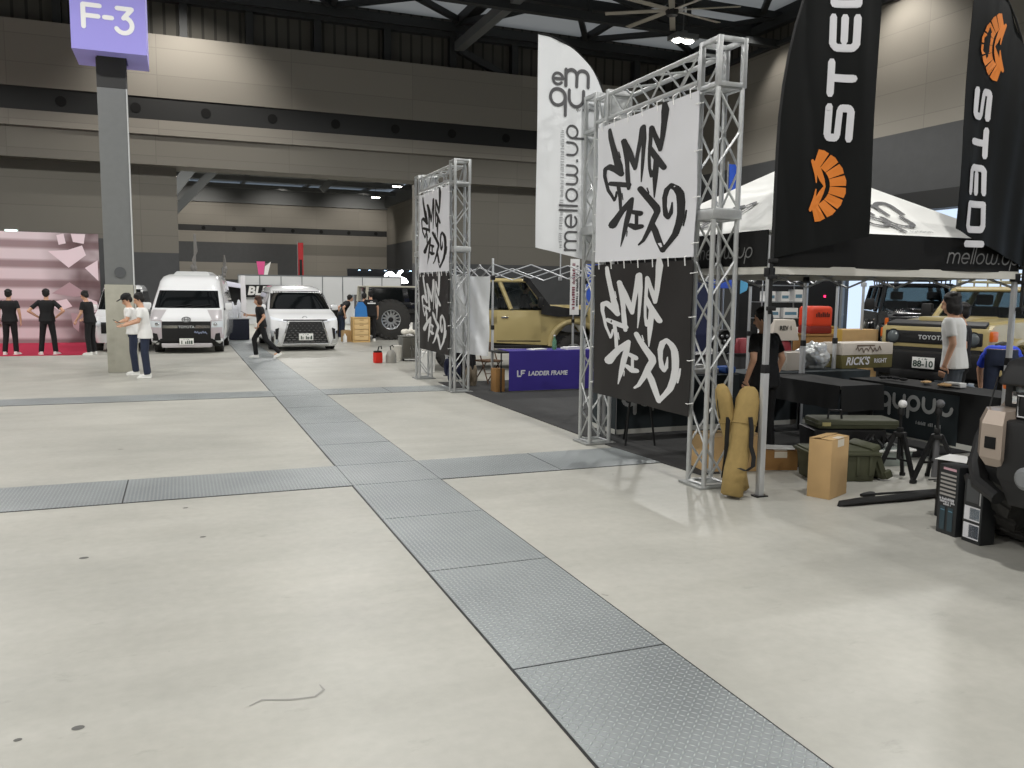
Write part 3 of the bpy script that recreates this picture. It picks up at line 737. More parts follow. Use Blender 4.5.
# ------------------------------------------------------------------ feather flags
def feather(name, label, base, dir_deg, W, v0, vt, b_free, b_pole, cloth, deco, pole_z=0.4, amp=.02, seed=0):
    # base: pole foot; u runs from the pole along dir; sail between bottom and curved top
    t = thing(name, label, 'flag', (base[0],base[1],0), R(dir_deg), 'feather flags on the tent corners')
    top = lambda u: v0+(vt-v0)*math.sqrt(max(0, 1-((W-u)/W)**2))
    bot = lambda u: b_pole+(b_free-b_pole)*u/W
    wv = lambda u, z: amp*math.sin(u*7+z*1.3+seed)*(u/W)+amp*.7*math.sin(z*3.1-u*5+seed*2)*min(1, u/W*2)+ .4*amp*math.sin(u*23+z*2)
    f = lambda u, z, d=0: Vector((u, -.0+wv(u, z)-d, z))
    mb = MB(cloth)
    us = lambda a: W*(1-math.cos(a*PI/2)) if False else W*a**1.6
    mb.grid(lambda a, b: f(us(a), bot(us(a))+(top(us(a))-bot(us(a)))*b), 26, 34)
    mb.grid(lambda a, b: f(us(a), bot(us(a))+(top(us(a))-bot(us(a)))*b, -.004), 26, 34)
    sail = mb.build('sail', t, smooth=80)
    flip = abs(dir_deg) > 90
    deco(sail, (lambda sx, z: f(-sx, z, -.010)) if flip else (lambda sx, z: f(sx, z, .006)))
    mb = MB(M_black)
    pts = [(-.012,0,pole_z)]+[(-.012,0,pole_z+(v0-pole_z)*k/6) for k in range(1,7)]
    for k in range(1, 13):
        a = PI/2*k/12; u = W*(1-math.cos(a)); pts.append((u-.012*math.cos(a), 0, v0+(vt-v0)*math.sin(a)+.012*math.sin(a)))
    mb.tube(pts, [.016-.0005*i for i in range(len(pts))], 8); mb.build('pole', t)
    mb = MB(M_black)
    for z in (pole_z+.03, 1.92, 2.06): mb.box((-.035,-.035,z),(.03,.03,z+.035),.006)
    mb.build('strap', t)
    return t
M_stedi = mat('flag_black', (11,13,13), .55, spec=.2); M_orange = mat('flag_orange', (214,122,40), .6); M_fw = mat('flag_print_white', (206,206,210), .6)
def stedi_marks(sail, f, up, cx, zl, zt, W, lh, lw):
    # letters along the flag: up=True reads upward (rotated left), else downward
    mb = MB(M_fw)
    hs = {'S': [[(1,1),(.12,1),(.02,.92),(.02,.62),(.12,.55),(.9,.5),(.98,.42),(.98,.1),(.88,0),(0,0)]],
          'T': [[(0,1),(1,1)],[(.5,1),(.5,0)]],
          'E': [[(1,1),(.15,1),(.03,.85),(.03,.15),(.15,0),(1,0)],[(.25,.5),(1,.5)]],
          'D': [[(0,0),(0,1),(.85,1),(1,.86),(1,.14),(.85,0),(0,0)]],
          'I': [[(.1,0),(.1,1)]]}
    wd = {'S':1,'T':1,'E':1,'D':1,'I':.2}
    x = 0
    for ch in 'STEDI':
        mb = MB(M_fw)
        for st in hs[ch]:
            pts = []
            for i in range(len(st)-1):
                for k in range(5):
                    t = k/5; pts.append((st[i][0]+(st[i+1][0]-st[i][0])*t, st[i][1]+(st[i+1][1]-st[i][1])*t))
            pts.append(st[-1])
            out = []
            for px, py in pts:
                a = x+px*lw; b = py*lh
                if up: u, z = cx+lh/2-b, zt+a
                else: u, z = cx-lh/2+b, zt-a
                out.append((u, z, lh*.155))
            mb.stroke(out, f, n=6)
        x += wd[ch]*lw+.11
        mb.build('letter', sail, smooth=0)
    mb = MB(M_orange); s = 1 if up else -1
    c = (cx-s*.25, zl)
    ro, ri = .33, .19
    for k in range(8):
        a0, a1 = -78+k*19.5+1.6, -78+(k+1)*19.5-1.6
        am = (a0+a1)/2
        P = lambda r, a: f(c[0]+s*r*math.cos(R(a))*1.08, c[1]+r*math.sin(R(a))*.95)
        vs = [P(ri,a0-1.2),P(ri,am),P(ri,a1+1.2),P(ro,a1),P(ro*1.02,am),P(ro,a0)]
        mb.add(vs, [(0,1,4,5),(1,2,3,4)])
    for sg in (1,-1):
        mb.stroke([(c[0]+s*.06, c[1]+sg*.19, .02),(c[0]+s*.10, c[1]+sg*.12, .028),(c[0]+s*.135, c[1]+sg*.05, .022),(c[0]+s*.16, c[1]+sg*.0, .008)], f, n=6)
        mb.stroke([(c[0]+s*.03, c[1]+sg*.205, .016),(c[0]+s*.07, c[1]+sg*.10, .014),(c[0]+s*.08, c[1]+sg*.03, .006)], f, n=6)
    mb.build('emblem', sail, smooth=0)

feather('feather_flag', 'black feather flag with white letters reading upward, on the left front tent corner', (4.745,5.90), -13, .86, 3.0, 5.05, 2.30, 2.10, M_stedi,
        lambda s, f: stedi_marks(s, f, True, .535, 2.72, 3.12, .9, .205, .255), 1.62, .018, 1)
feather('feather_flag', 'black feather flag with white letters reading downward, on the right front tent corner', (7.79,5.90), 184, 1.04, 2.95, 4.75, 2.42, 2.08, M_stedi,
        lambda s, f: stedi_marks(s, f, False, -.78, 4.10, 3.69, .9, .205, .235), 1.62, .02, 2.2)
def white_marks(sail, f):
    mb = MB(M_grey); emqu(mb, lambda a, b: f(a-.56, b+4.12), .215); mb.build('emblem', sail, smooth=0)
    mb = MB(M_grey); rounded(mb, 'mellow.up', lambda a, b: f(-.40-b, 2.28+a), .141, .085, gap=.38)
    write(mb, 'qu suction', lambda a, b: f(a-.30, b+3.90), .06, shear=.2)
    mb.use(mat('print_pale_grey', (176,178,180), .7)); smallprint(mb, lambda a, b: f(-.60-b, 2.98+a), 1.35, .045, 5, .4)
    mb.build('lettering', sail, smooth=0)
feather('feather_flag', 'white feather flag with grey round lettering behind the large lattice frame', (4.77,9.02), 180, .91, 3.72, 4.68, 2.30, 2.12, mat('flag_white', (226,228,230), .6), white_marks, .02, .014, .5)
# ------------------------------------------------------------------ vehicles (local frame: nose towards -Y, ground z=0)
M_glassd = mat('car_glass_dark', (14,17,18), .06, spec=.7)
def tint():
    m = bpy.data.materials.new('car_glass_tinted'); m.use_nodes = True; nt = m.node_tree
    for n in list(nt.nodes): nt.nodes.remove(n)
    o = nt.nodes.new('ShaderNodeOutputMaterial'); mx = nt.nodes.new('ShaderNodeMixShader'); tr = nt.nodes.new('ShaderNodeBsdfTransparent'); gl = nt.nodes.new('ShaderNodeBsdfGlossy')
    tr.inputs[0].default_value = (.27,.33,.34,1); gl.inputs['Roughness'].default_value = .05; mx.inputs[0].default_value = .07
    nt.links.new(tr.outputs[0], mx.inputs[1]); nt.links.new(gl.outputs[0], mx.inputs[2]); nt.links.new(mx.outputs[0], o.inputs[0])
    return m
M_tint = tint()
M_tyre = mat('tyre_rubber', (50,49,47), .8, var=.1, scale=30)
M_chrome = mat('chrome', (220,222,224), .12, metal=1.0)
M_rimsil = mat('rim_silver', (176,178,180), .3, metal=.8)
M_lampc = mat('headlamp_clear', (214,220,224), .12, spec=.8)
M_lens = mat('lens_grey', (92,98,100), .1, spec=.8)
M_orl = mat('marker_orange', (214,104,30), .3)
M_sand = mat('paint_sand', (176,160,112), .28, coat=.5, var=.02, scale=1)
M_wpaint = mat('paint_white', (228,229,230), .22, coat=.6)
M_spaint = mat('paint_silver', (186,182,184), .35, metal=.15, coat=.3)
M_bpaint = mat('paint_black', (20,21,23), .2, coat=.6)
M_trim = mat('trim_black', (24,24,25), .55)
M_plate = mat('number_plate', (236,236,232), .5); M_plink = mat('number_plate_ink', (26,60,46), .6)

def wheel(parent, c, rad, wid, rimr, rim=M_rimsil, lugs=26, side=1, spokes=6, big=False):
    Mx = Matrix.Translation(c) @ Matrix.Rotation(R(90)*side, 4, 'Y')
    mb = MB(M_tyre); h = wid/2
    mb.lathe([(rimr,-h*.9),(rimr+.02,-h),(rad*.86,-h*1.02),(rad*.965,-h*.86),(rad*.975,0),(rad*.965,h*.86),(rad*.86,h*1.02),(rimr+.02,h),(rimr,h*.9)], 36, Mx, cap=False)
    for k in range(lugs):
        a = 2*PI*k/lugs
        for s in (-1, 1):
            q = Mx @ Matrix.Rotation(a+s*.04, 4, 'Z') @ Matrix.Translation((rad*.965, 0, s*h*.5)) @ Matrix.Rotation(R(24*s), 4, 'X')
            mb.box((-.015,-PI*rad/lugs*.62,-h*.46),(rad*.028+.006,PI*rad/lugs*.62,h*.46), 0, q)
            q = Mx @ Matrix.Rotation(a, 4, 'Z') @ Matrix.Translation((rad*.92, 0, s*h*.95))
            mb.box((-rad*.06,-PI*rad/lugs*.5,-h*.08),(rad*.045,PI*rad/lugs*.5,h*.10), 0, q)
    ty = mb.build('wheel', parent)
    mb = MB(rim)
    mb.lathe([(rimr*1.0,h*.9),(rimr*1.03,h*.98),(rimr*.95,h*.95),(rimr*.86,h*.6),(rimr*.84,-h*.8)], 28, Mx, cap=False)
    for k in range(spokes):
        q = Mx @ Matrix.Rotation(2*PI*k/spokes, 4, 'Z')
        w2 = rimr*(.14 if spokes > 8 else .2)
        mb.hexa([(rimr*.12,-w2,h*.35),(rimr*.9,-w2*.8,h*.45),(rimr*.9,w2*.8,h*.45),(rimr*.12,w2,h*.35)],[(rimr*.12,-w2*.8,h*.72),(rimr*.9,-w2*.55,h*.82),(rimr*.9,w2*.55,h*.82),(rimr*.12,w2*.8,h*.72)], 0, q)
    mb.use(M_black).lathe([(rimr*.86,h*.2),(0.01,h*.2)], 28, Mx)
    mb.use(M_black if big else rim).lathe([(rimr*.26,h*.3),(rimr*.26,h*.84),(rimr*.2,h*.9),(0.005,h*.92)], 20, Mx)
    mb.build('rim', ty)
    return ty
def fquad(mb, p, u0, u1, v0, v1, off, nu=1, nv=1):
    # patch on the bilinear face p00,p10,p11,p01, pushed out by off
    p = [Vector(q) for q in p]
    n = (p[1]-p[0]).cross(p[3]-p[0]).normalized()
    f = lambda u, v: p[0]*(1-u)*(1-v)+p[1]*u*(1-v)+p[2]*u*v+p[3]*(1-u)*v+n*off
    mb.quad(f(u0,v0), f(u1,v0), f(u1,v1), f(u0,v1)); return f
def plate_number(parent, c, txt, small=True, w=.33):
    mb = MB(M_plate); mb.box((c[0]-w/2,c[1]-.008,c[2]-w/4),(c[0]+w/2,c[1]+.006,c[2]+w/4),.004)
    o = mb.build('number_plate', parent)
    mb = MB(M_plink); fn = plane((c[0],c[1]-.0105,c[2]-.018*w/.33),(1,0,0),(0,0,1)); write(mb, txt, fn, .13*w/.33, .003) if txt else smallprint(mb, fn, w*.74, .085*w/.33, int(w*100))
    smallprint(mb, plane((c[0],c[1]-.0105,c[2]+.058*w/.33),(1,0,0),(0,0,1)), w*.4, .025*w/.33, 7)
    mb.build('lettering', o, smooth=0)

def offroader(name, label, loc, rz, paint, L=4.85, glass=None, text=True, rack=False, snorkel=False, bumper=True, hoodblack=False, lift=0.0, wr=.41, grillebody=None, seats=True, fy=.86, track=.71, tw=.27, wb=2.73, top=2.02):
    t = thing(name, label, 'car', loc, rz)
    Z = lift; glass = glass or M_tint; W = .80
    # lower body with wheel arches cut into its side outline
    def arch(yc, r, z0): return [(yc+r*math.cos(R(a)), z0+r*.95*math.sin(R(a))) for a in range(172, 0, -16)]
    ry = fy+wb
    out = [(.02,.78),(.0,1.05),(.0,1.30),(.12,1.37),(.7,1.40),(1.45,1.42),(1.6,1.36),(L,1.36),(L,.62),(ry+.62,.60)]
    out += [(y, z) for y, z in reversed(arch(ry,.52,.58))] + [(fy+.62,.58)] + [(y, z) for y, z in reversed(arch(fy,.52,.58))] + [(.22,.72)]
    out = [(y, z+Z) for y, z in out]
    mb = MB(paint); mb.prism(out, -W, W, 'x'); body = mb.build('body', t, smooth=25)
    mb = MB(M_trim); mb.box((-W+.05,.3,.5+Z),(W-.05,L-.2,.8+Z)); mb.build('chassis', t)
    # hood skin with raised centre
    mb = MB(paint); mb.hexa([(-.72,.03,1.34+Z),(.72,.03,1.34+Z),(.74,1.42,1.40+Z),(-.74,1.42,1.40+Z)],[(-.66,.08,1.40+Z),(.66,.08,1.40+Z),(.70,1.40,1.46+Z),(-.70,1.40,1.46+Z)],.02)
    mb.box((-.32,.12,1.38+Z),(.32,1.35,1.475+Z),.03)
    mb.build('hood', t)
    if hoodblack:
        mb = MB(M_trim); mb.hexa([(-.74,-.03,1.30+Z),(.74,-.03,1.30+Z),(.72,.14,1.39+Z),(-.72,.14,1.39+Z)],[(-.74,-.03,1.37+Z),(.74,-.03,1.37+Z),(.70,.16,1.425+Z),(-.70,.16,1.425+Z)],.015)
        mb.build('hood_guard', t)
    # flares
    for s in (-1, 1):
        for yc in (fy, ry):
            mb = MB(paint); 
            pts = [(s*(W+.03), yc+.55*math.cos(R(a)), .60+Z+.52*math.sin(R(a))) for a in range(-4, 186, 10)]
            mb.tube(pts, .055, 8); mb.build('wheel_flare', t)
    # cabin
    b = [(-.785,1.48,1.38+Z),(.785,1.48,1.38+Z),(.785,L-.04,1.38+Z),(-.785,L-.04,1.38+Z)]
    c = [(-.66,1.93,top+Z),(.66,1.93,top+Z),(.66,L-.16,top+Z),(-.66,L-.16,top+Z)]
    mb = MB(paint)
    mb.hexa([(x*1.01,y,z-.035) for x,y,z in c],[(x*.93,y+(.1 if i<2 else -.08),z+.05) for i,(x,y,z) in enumerate(c)],.03,seg=3)
    mb.tube([Vector(c[0])+Vector((-.03,-.02,-.01)),Vector(c[3])+Vector((-.03,0,-.01))],.03,8); mb.tube([Vector(c[1])+Vector((.03,-.02,-.01)),Vector(c[2])+Vector((.03,0,-.01))],.03,8)
    mb.build('roof', t)
    for i in range(4):
        mb = MB(paint); p, q = Vector(b[i]), Vector(c[i]); mb.tube([p,q],.05,8); mb.build('pillar_post', t)
    for s in (0, 1):
        i0, i3 = (0,3) if s == 0 else (1,2)
        for tt in (.30,.64):
            p = Vector(b[i0]).lerp(Vector(b[i3]), tt); q = Vector(c[i0]).lerp(Vector(c[i3]), tt*.97); mb = MB(paint); mb.tube([p,q],.05,6); mb.build('pillar_post', t)
    mb = MB(paint); mb.tube([c[0],c[1]],.045,8); mb.build('windshield_header', t)
    f = [(b[0],b[1],c[1],c[0]),(b[1],b[2],c[2],c[1]),(b[2],b[3],c[3],c[2]),(b[3],b[0],c[0],c[3])]
    for i, nm in ((0,'windshield'),(2,'rear_window')):
        mb = MB(glass); fquad(mb, f[i], .03,.97,.04,.95,.0); o = mb.build(nm, t, smooth=0)
        if i == 0:
            mb = MB(M_black); fquad(mb, f[i], .0,1,.0,.06,.012); fquad(mb, f[i], .0,.03,.0,1,.012); fquad(mb, f[i], .97,1,.0,1,.012); fquad(mb, f[i], 0,1,.93,1,.012)
            mb.build('seal', o, smooth=0)
    for i in (1, 3):
        for a0, a1 in ((.03,.29),(.32,.62),(.66,.97)):
            if i == 3: a0, a1 = 1-a1, 1-a0
            mb = MB(glass); fquad(mb, f[i], a0, a1, .06, .93, .0); mb.build('side_window', t, smooth=0)
    if seats:
        mb = MB(mat('seat_dark',(24,24,26),.8))
        for x in (-.37,.37):
            mb.box((x-.24,2.3,1.0+Z),(x+.24,2.45,1.62+Z),.05); mb.box((x-.13,2.32,1.64+Z),(x+.13,2.42,1.82+Z),.04)
        mb.box((-.6,3.3,1.0+Z),(.6,3.45,1.6+Z),.05)
        mb.box((-.7,1.55,1.3+Z),(.7,1.75,1.44+Z),.04); mb.build('seat', t)
        mb = MB(M_black); q = Matrix.Translation((.36,1.95,1.45+Z)) @ Matrix.Rotation(R(60),4,'X'); mb.tube([(.19*math.cos(2*PI*k/20),.19*math.sin(2*PI*k/20),0) for k in range(20)],.014,6,False,q,True); mb.build('steering_wheel', t)
    # face
    mb = MB(grillebody or paint); mb.box((-.80,-.06,1.0+Z),(.80,.06,1.33+Z),.05); gp = mb.build('grille_surround', t)
    mb = MB(M_trim); mb.box((-.73,-.075,1.065+Z),(.73,.0,1.265+Z),.03)
    for k in range(3): mb.box((-.46,-.08,1.09+.06*k+Z),(.46,-.02,1.10+.06*k+Z))
    g = mb.build('grille', t)
    if text:
        mb = MB(mat('grille_letters',(190,192,192),.4)); write(mb, 'TOYOTA', plane((0,-.083,1.165+Z),(1,0,0),(0,0,1)), .088, .003, space=1.15); mb.build('lettering', g, smooth=0)
    for s in (-1, 1):
        mb = MB(M_lens); q = Matrix.Translation((s*.60,-.07,1.165+Z)) @ Matrix.Rotation(R(90),4,'X')
        mb.lathe([(.0,.035),(.05,.032),(.085,.015),(.095,0)],20,q); mb.use(M_trim).lathe([(.095,0),(.108,.012),(.115,0)],20,q,cap=False); mb.build('headlight', t)
        mb = MB(M_orl); mb.box((s*.80-.045,-.02,1.14+Z),(s*.80+.045,.16,1.29+Z),.025); mb.build('marker_lamp', t)
    if bumper:
        mb = MB(M_trim); mb.hexa([(-.80,-.24,.60+Z),(.80,-.24,.60+Z),(.88,.15,.62+Z),(-.88,.15,.62+Z)],[(-.84,-.26,.96+Z),(.84,-.26,.96+Z),(.90,.15,.96+Z),(-.90,.15,.96+Z)],.03)
        mb.box((-.5,-.30,.56+Z),(.5,-.2,.68+Z),.02); mb.build('bumper', t)
        mb = MB(M_trim)
        mb.box((-.7,-.05,.94+Z),(.7,.05,1.03+Z)); mb.build('lower_grille', t)
    for s in (-1, 1):
        for yc in (fy, ry): wheel(t, (s*track, yc, wr), wr, tw, .20, M_rimsil, 28 if tw < .3 else 20, s)
        mb = MB(M_trim); mb.box((s*.98-.09,1.62,1.42+Z),(s*.98+.09,1.72,1.66+Z),.03); mb.tube([(s*.78,1.62,1.46+Z),(s*.95,1.66,1.50+Z)],.018,6); mb.build('mirror', t)
        mb = MB(M_trim); mb.box((s*(W+.0)-.07,1.6,.52+Z),(s*W+.07,ry-.6,.58+Z),.015); mb.build('side_step', t)
        # door with handle
        mb = MB(paint); mb.box((s*W-.008,1.62,.68+Z),(s*W+.012,2.62,1.34+Z),.006); d = mb.build('door', t)
        mb = MB(M_chrome); mb.box((s*W+s*.014-.012,2.36,1.18+Z),(s*W+s*.014+.012,2.52,1.215+Z),.008); mb.build('handle', d)
        mb = MB(M_trim); mb.box((s*W-.004,1.62,.66+Z),(s*W+.016,2.62,.70+Z)); mb.build('door_trim', d)
    if snorkel:
        s = snorkel
        mb = MB(M_trim)
        mb.prism([(.55,1.24+Z),(1.25,1.22+Z),(1.62,1.28+Z),(1.62,1.46+Z),(1.3,1.46+Z),(.72,1.38+Z)],min(s*W,s*(W+.07)),max(s*W,s*(W+.07)),'x')
        bar(mb, (s*(W+.03),1.42,1.38+Z),(s*.74,1.92,2.02+Z),.10,.12); mb.box((s*.74-.06,1.86,2.0+Z),(s*.74+.06,2.02,2.22+Z),.03)
        mb.build('snorkel', t)
    if rack:
        mb = MB(M_trim if rack == 2 else mat('rack_pale',(170,168,150),.5)); z = top+.13+Z
        for x in (-.62,.62): mb.tube([(x,1.95,z),(x,L-.25,z)],.022,6); mb.tube([(x,1.95,z+.12),(x,L-.25,z+.12)],.018,6)
        for y in [2.0,2.5,3.0,3.5,4.0,4.5]:
            mb.tube([(-.62,y,z),(.62,y,z)],.018,6)
            for x in (-.62,.62): mb.tube([(x,y,z-.1),(x,y,z+.12)],.015,6)
        mb.tube([(-.62,1.95,z+.12),(.62,1.95,z+.12)],.018,6); mb.build('roof_rack', t)
    return t

fj = offroader('off_roader', 'sand-coloured boxy off-roader facing left behind the man in the white T-shirt', (10.50,9.30,0), R(-75), M_sand, rack=True, hoodblack=True, top=1.90)
plate_number(fj, (.02,-.315,.80), '88-10')
pk = offroader('off_roader', 'sand-coloured off-roader seen from its side behind the purple table', (9.30,17.63,0), R(90-14), M_sand, snorkel=-1, L=4.25, wb=2.72, lift=.0, hoodblack=False)
bk = offroader('off_roader', 'black off-roader with a roof rack before the bright glazing', (13.65,12.15,0), R(-39), M_bpaint, rack=2, text=False, lift=.05, seats=True, top=1.95)

# van bodies: stacked rounded rings from sill to roof
class Ring:
    def __init__(s, rings): s.r = sorted(rings)          # (z, y0, y1, half width, corner radius)
    def at(s, z):
        r = s.r
        if z <= r[0][0]: return r[0][1:]
        for a, b in zip(r, r[1:]):
            if z <= b[0]:
                t = (z-a[0])/(b[0]-a[0]); return tuple(a[i]+(b[i]-a[i])*t for i in range(1,5))
        return r[-1][1:]
    def outline(s, z, n=7):
        y0, y1, w, c = s.at(z); pts = []
        for cx, cy, a0 in ((w-c,y0+c,-90),(w-c,y1-c,0),(-w+c,y1-c,90),(-w+c,y0+c,180)):
            for k in range(n+1):
                a = R(a0+90*k/n); pts.append((cx+c*math.cos(a), cy+c*math.sin(a), z))
        return pts
    def mesh(s, mb, zs=None):
        zs = zs or [r[0] for r in s.r]
        L = [s.outline(z) for z in zs]; n = len(L[0])
        vs = [p for l in L for p in l]
        fs = [(i*n+k, i*n+(k+1) % n, (i+1)*n+(k+1) % n, (i+1)*n+k) for i in range(len(L)-1) for k in range(n)]
        fs += [tuple(range(n-1,-1,-1)), tuple((len(L)-1)*n+k for k in range(n))]
        mb.add(vs, fs)
    def front(s, x, z):
        y0, y1, w, c = s.at(z); d = abs(x)-(w-c)
        if d <= 0: return y0
        d = min(d, c*.999); return y0+c-math.sqrt(c*c-d*d)
    # patch on the nose: corner list (x,z) bl, br, tr, tl
    def nose(s, mb, q, off=.012, nu=10, nv=6, back=.03):
        (x0,z0),(x1,z1),(x2,z2),(x3,z3) = q
        def f(u, v, o=off):
            x = (x0*(1-u)+x1*u)*(1-v)+(x3*(1-u)+x2*u)*v; z = (z0*(1-u)+z1*u)*(1-v)+(z3*(1-u)+z2*u)*v
            return (x, s.front(x, z)-o, z)
        mb.grid(f, nu, nv)
        for e in (lambda a, b: f(a,0,off-back*b), lambda a, b: f(a,1,off-back*b)): mb.grid(e, nu, 1)
        for e in (lambda a, b: f(0,a,off-back*b), lambda a, b: f(1,a,off-back*b)): mb.grid(e, nv, 1)
        return f
    def side(s, mb, sgn, q, off=.01, nu=8, nv=5):
        (y0,z0),(y1,z1),(y2,z2),(y3,z3) = q
        def f(u, v):
            y = (y0*(1-u)+y1*u)*(1-v)+(y3*(1-u)+y2*u)*v; z = (z0*(1-u)+z1*u)*(1-v)+(z3*(1-u)+z2*u)*v
            return (sgn*(s.at(z)[2]+off), y, z)
        mb.grid(f, nu, nv)
def van_wheels(t, ys, w, r=.33):
    for s in (-1, 1):
        for y in ys: wheel(t, (s*(w-.12), y, r), r, .22, .2, M_rimsil, 30, s, 5)

# --- high roof van
t = thing('van', 'silver-white high-roof van with black grille parked beside the pillar', 'van', (.14,24.25,0), R(-6)); t.scale = (1,1,.965)
rg = Ring([(.22,.10,5.3,.80,.18),(.34,.0,5.36,.92,.20),(.62,-.01,5.38,.945,.22),(.95,.02,5.38,.945,.24),(1.05,.10,5.38,.94,.26),(1.26,.36,5.37,.935,.30),(1.5,.62,5.36,.90,.30),(1.76,.92,5.34,.85,.30),(1.86,1.0,5.33,.83,.3),(2.02,1.12,5.30,.80,.3),(2.16,1.45,5.25,.74,.3),(2.235,1.9,5.1,.64,.3),(2.26,2.3,4.9,.5,.3)])
mb = MB(M_wpaint); rg.mesh(mb); mb.build('body', t, smooth=40)
mb = MB(M_glassd); rg.nose(mb, [(-.84,1.27),(.84,1.27),(.765,1.76),(-.765,1.76)], .012, 20); o = mb.build('windshield', t)
mb = MB(M_black); 
for x0, x1 in ((-.5,.1),(-.02,.6)): mb.tube([(x0, rg.front(x0,1.29)-.03, 1.29),(x1, rg.front(x1,1.36)-.035,1.36)],.012,6)
mb.build('wiper', o)
mb = MB(M_spaint)
rg.nose(mb, [(-.94,.93),(-.66,.93),(-.52,1.22),(-.935,1.22)], .008, 8); mb.build('fender_panel', t)
mb = MB(M_spaint); rg.nose(mb, [(.66,.93),(.94,.93),(.935,1.22),(.52,1.22)], .008, 8)
mb.build('fender_panel', t)
mb = MB(mat('paint_pale_mauve',(190,180,184),.35,metal=.15,coat=.3)); rg.nose(mb, [(-.945,.42),(-.62,.42),(-.62,.94),(-.945,.94)], .006, 8); mb.build('bumper_corner', t)
mb = MB(MATS['paint_pale_mauve']); rg.nose(mb, [(.62,.42),(.945,.42),(.945,.94),(.62,.94)], .006, 8); mb.build('bumper_corner', t)
mb = MB(M_black); rg.nose(mb, [(-.62,.40),(.62,.40),(.62,.90),(-.62,.90)], .016, 12); g = mb.build('grille', t)
for a, b2 in ((-.60,-.22),(.22,.60)):
    mb = MB(M_chrome); rg.nose(mb, [(a,.71),(b2,.71),(b2,.79),(a,.79)], .035, 6); mb.build('chrome_bar', g)
mb = MB(mat('grille_letters',(190,192,192),.4)); write(mb, 'TOYOTA', plane((0,-.05,.745),(1,0,0),(0,0,1)), .10, .003)
write(mb, 'LEPTON', plane((.38,-.03,.60),(1,0,0),(0,0,1)), .085, .002, shear=.3) if False else None
mb.build('lettering', g, smooth=0)
mb = MB(mat('grille_script',(150,160,190),.4)); mb.stroke([(-.16+.02*k,.03*math.sin(k*1.9)+.012*math.sin(k*.7),.009) for k in range(17)], plane((.36,-.034,.59),(1,0,0),(0,0,1)), n=6); mb.build('script', g, smooth=0)
mb = MB(mat('emblem_grey',(130,132,134),.45)); q = Matrix.Translation((0,-.0+rg.front(0,.96)-.03,.955)) @ Matrix.Rotation(R(82),4,'X')
mb.tube([(.105*math.cos(2*PI*k/24),.07*math.sin(2*PI*k/24),0) for k in range(24)],.013,6,False,q,True); mb.tube([(.045*math.cos(2*PI*k/20),.07*math.sin(2*PI*k/20),0) for k in range(20)],.01,6,False,q,True); mb.tube([(.09*math.cos(2*PI*k/20),.03*math.sin(2*PI*k/20)+.03,0) for k in range(20)],.01,6,False,q,True); mb.build('emblem', t)
for s in (-1, 1):
    mb = MB(M_lampc); qd = [(.63,.73),(.93,.74),(.94,.92),(.65,.90)]
    rg.nose(mb, qd if s > 0 else [(-x,z) for x,z in (qd[1],qd[0],qd[3],qd[2])], .02, 8)
    mb.use(M_chrome); xx = s*.74; mb.ell((xx,rg.front(xx,.82)-.03,.82),(.05,.02,.05),12); mb.build('headlight', t)
    mb = MB(M_black); qd = [(.70,.36),(.87,.36),(.85,.58),(.74,.56)]; rg.nose(mb, qd if s > 0 else [(-x,z) for x,z in (qd[1],qd[0],qd[3],qd[2])], .014, 5); mb.build('fog_lamp', t)
    mb = MB(M_wpaint); mb.box((s*1.06-.10,.62,1.20),(s*1.06+.10,.80,1.42),.05); mb.use(M_black).tube([(s*.92,.62,1.22),(s*1.0,.68,1.26)],.03,6); mb.build('mirror', t)
    mb = MB(M_glassd); rg.side(mb, s, [(.95,1.22),(1.85,1.22),(1.85,1.70),(1.30,1.70)]); rg.side(mb, s, [(1.95,1.22),(3.3,1.22),(3.3,1.72),(1.95,1.72)]); rg.side(mb, s, [(3.4,1.22),(5.0,1.22),(5.0,1.72),(3.4,1.72)]); mb.build('side_window', t)
mb = MB(M_black); rg.nose(mb, [(-.90,.20),(.90,.20),(.66,.42),(-.66,.42)], .02, 12); mb.build('lower_bumper', t)
mb = MB(M_spaint); mb.hexa([(-.62,-.06,.17),(.62,-.06,.17),(.66,.1,.19),(-.66,.1,.19)],[(-.64,-.05,.29),(.64,-.05,.29),(.66,.1,.29),(-.66,.1,.29)],.02); mb.build('bumper_lip', t)
plate_number(t, (0,-.07,.34), '', w=.36)
mb = MB(mat('roof_pod_silver',(196,198,198),.3,coat=.4)); mb.hexa([(-.52,1.7,2.18),(.52,1.7,2.18),(.55,3.9,2.24),(-.55,3.9,2.24)],[(-.42,2.0,2.33),(.42,2.0,2.33),(.45,3.8,2.34),(-.45,3.8,2.34)],.04); mb.build('roof_pod', t)
van_wheels(t, (.75,3.3), .9, .34)

# --- luxury minivan
t = thing('minivan', 'low white minivan with a large mesh grille behind the walking person', 'van', (3.32,24.4,0), R(0)); t.scale = (1,1,.965)
rg = Ring([(.14,.06,5.0,.86,.2),(.22,.0,5.08,.94,.22),(.5,-.03,5.12,.95,.24),(.88,.0,5.12,.95,.26),(.97,.08,5.12,.95,.30),(1.1,.5,5.12,.945,.34),(1.22,1.0,5.11,.93,.36),(1.45,1.36,5.08,.88,.36),(1.74,1.82,5.02,.78,.36),(1.86,2.1,4.95,.72,.34),(1.93,2.6,4.8,.60,.3),(1.95,3.0,4.6,.45,.3)])
mb = MB(M_wpaint); rg.mesh(mb); mb.build('body', t, smooth=40)
mb = MB(M_glassd); rg.nose(mb, [(-.88,1.22),(.88,1.22),(.75,1.77),(-.75,1.77)], .012, 20); mb.build('windshield', t)
mb = MB(M_black); rg.nose(mb, [(-.62,.905),(.62,.905),(.62,.94),(-.62,.94)], .016, 12); mb.build('hood_slot', t)
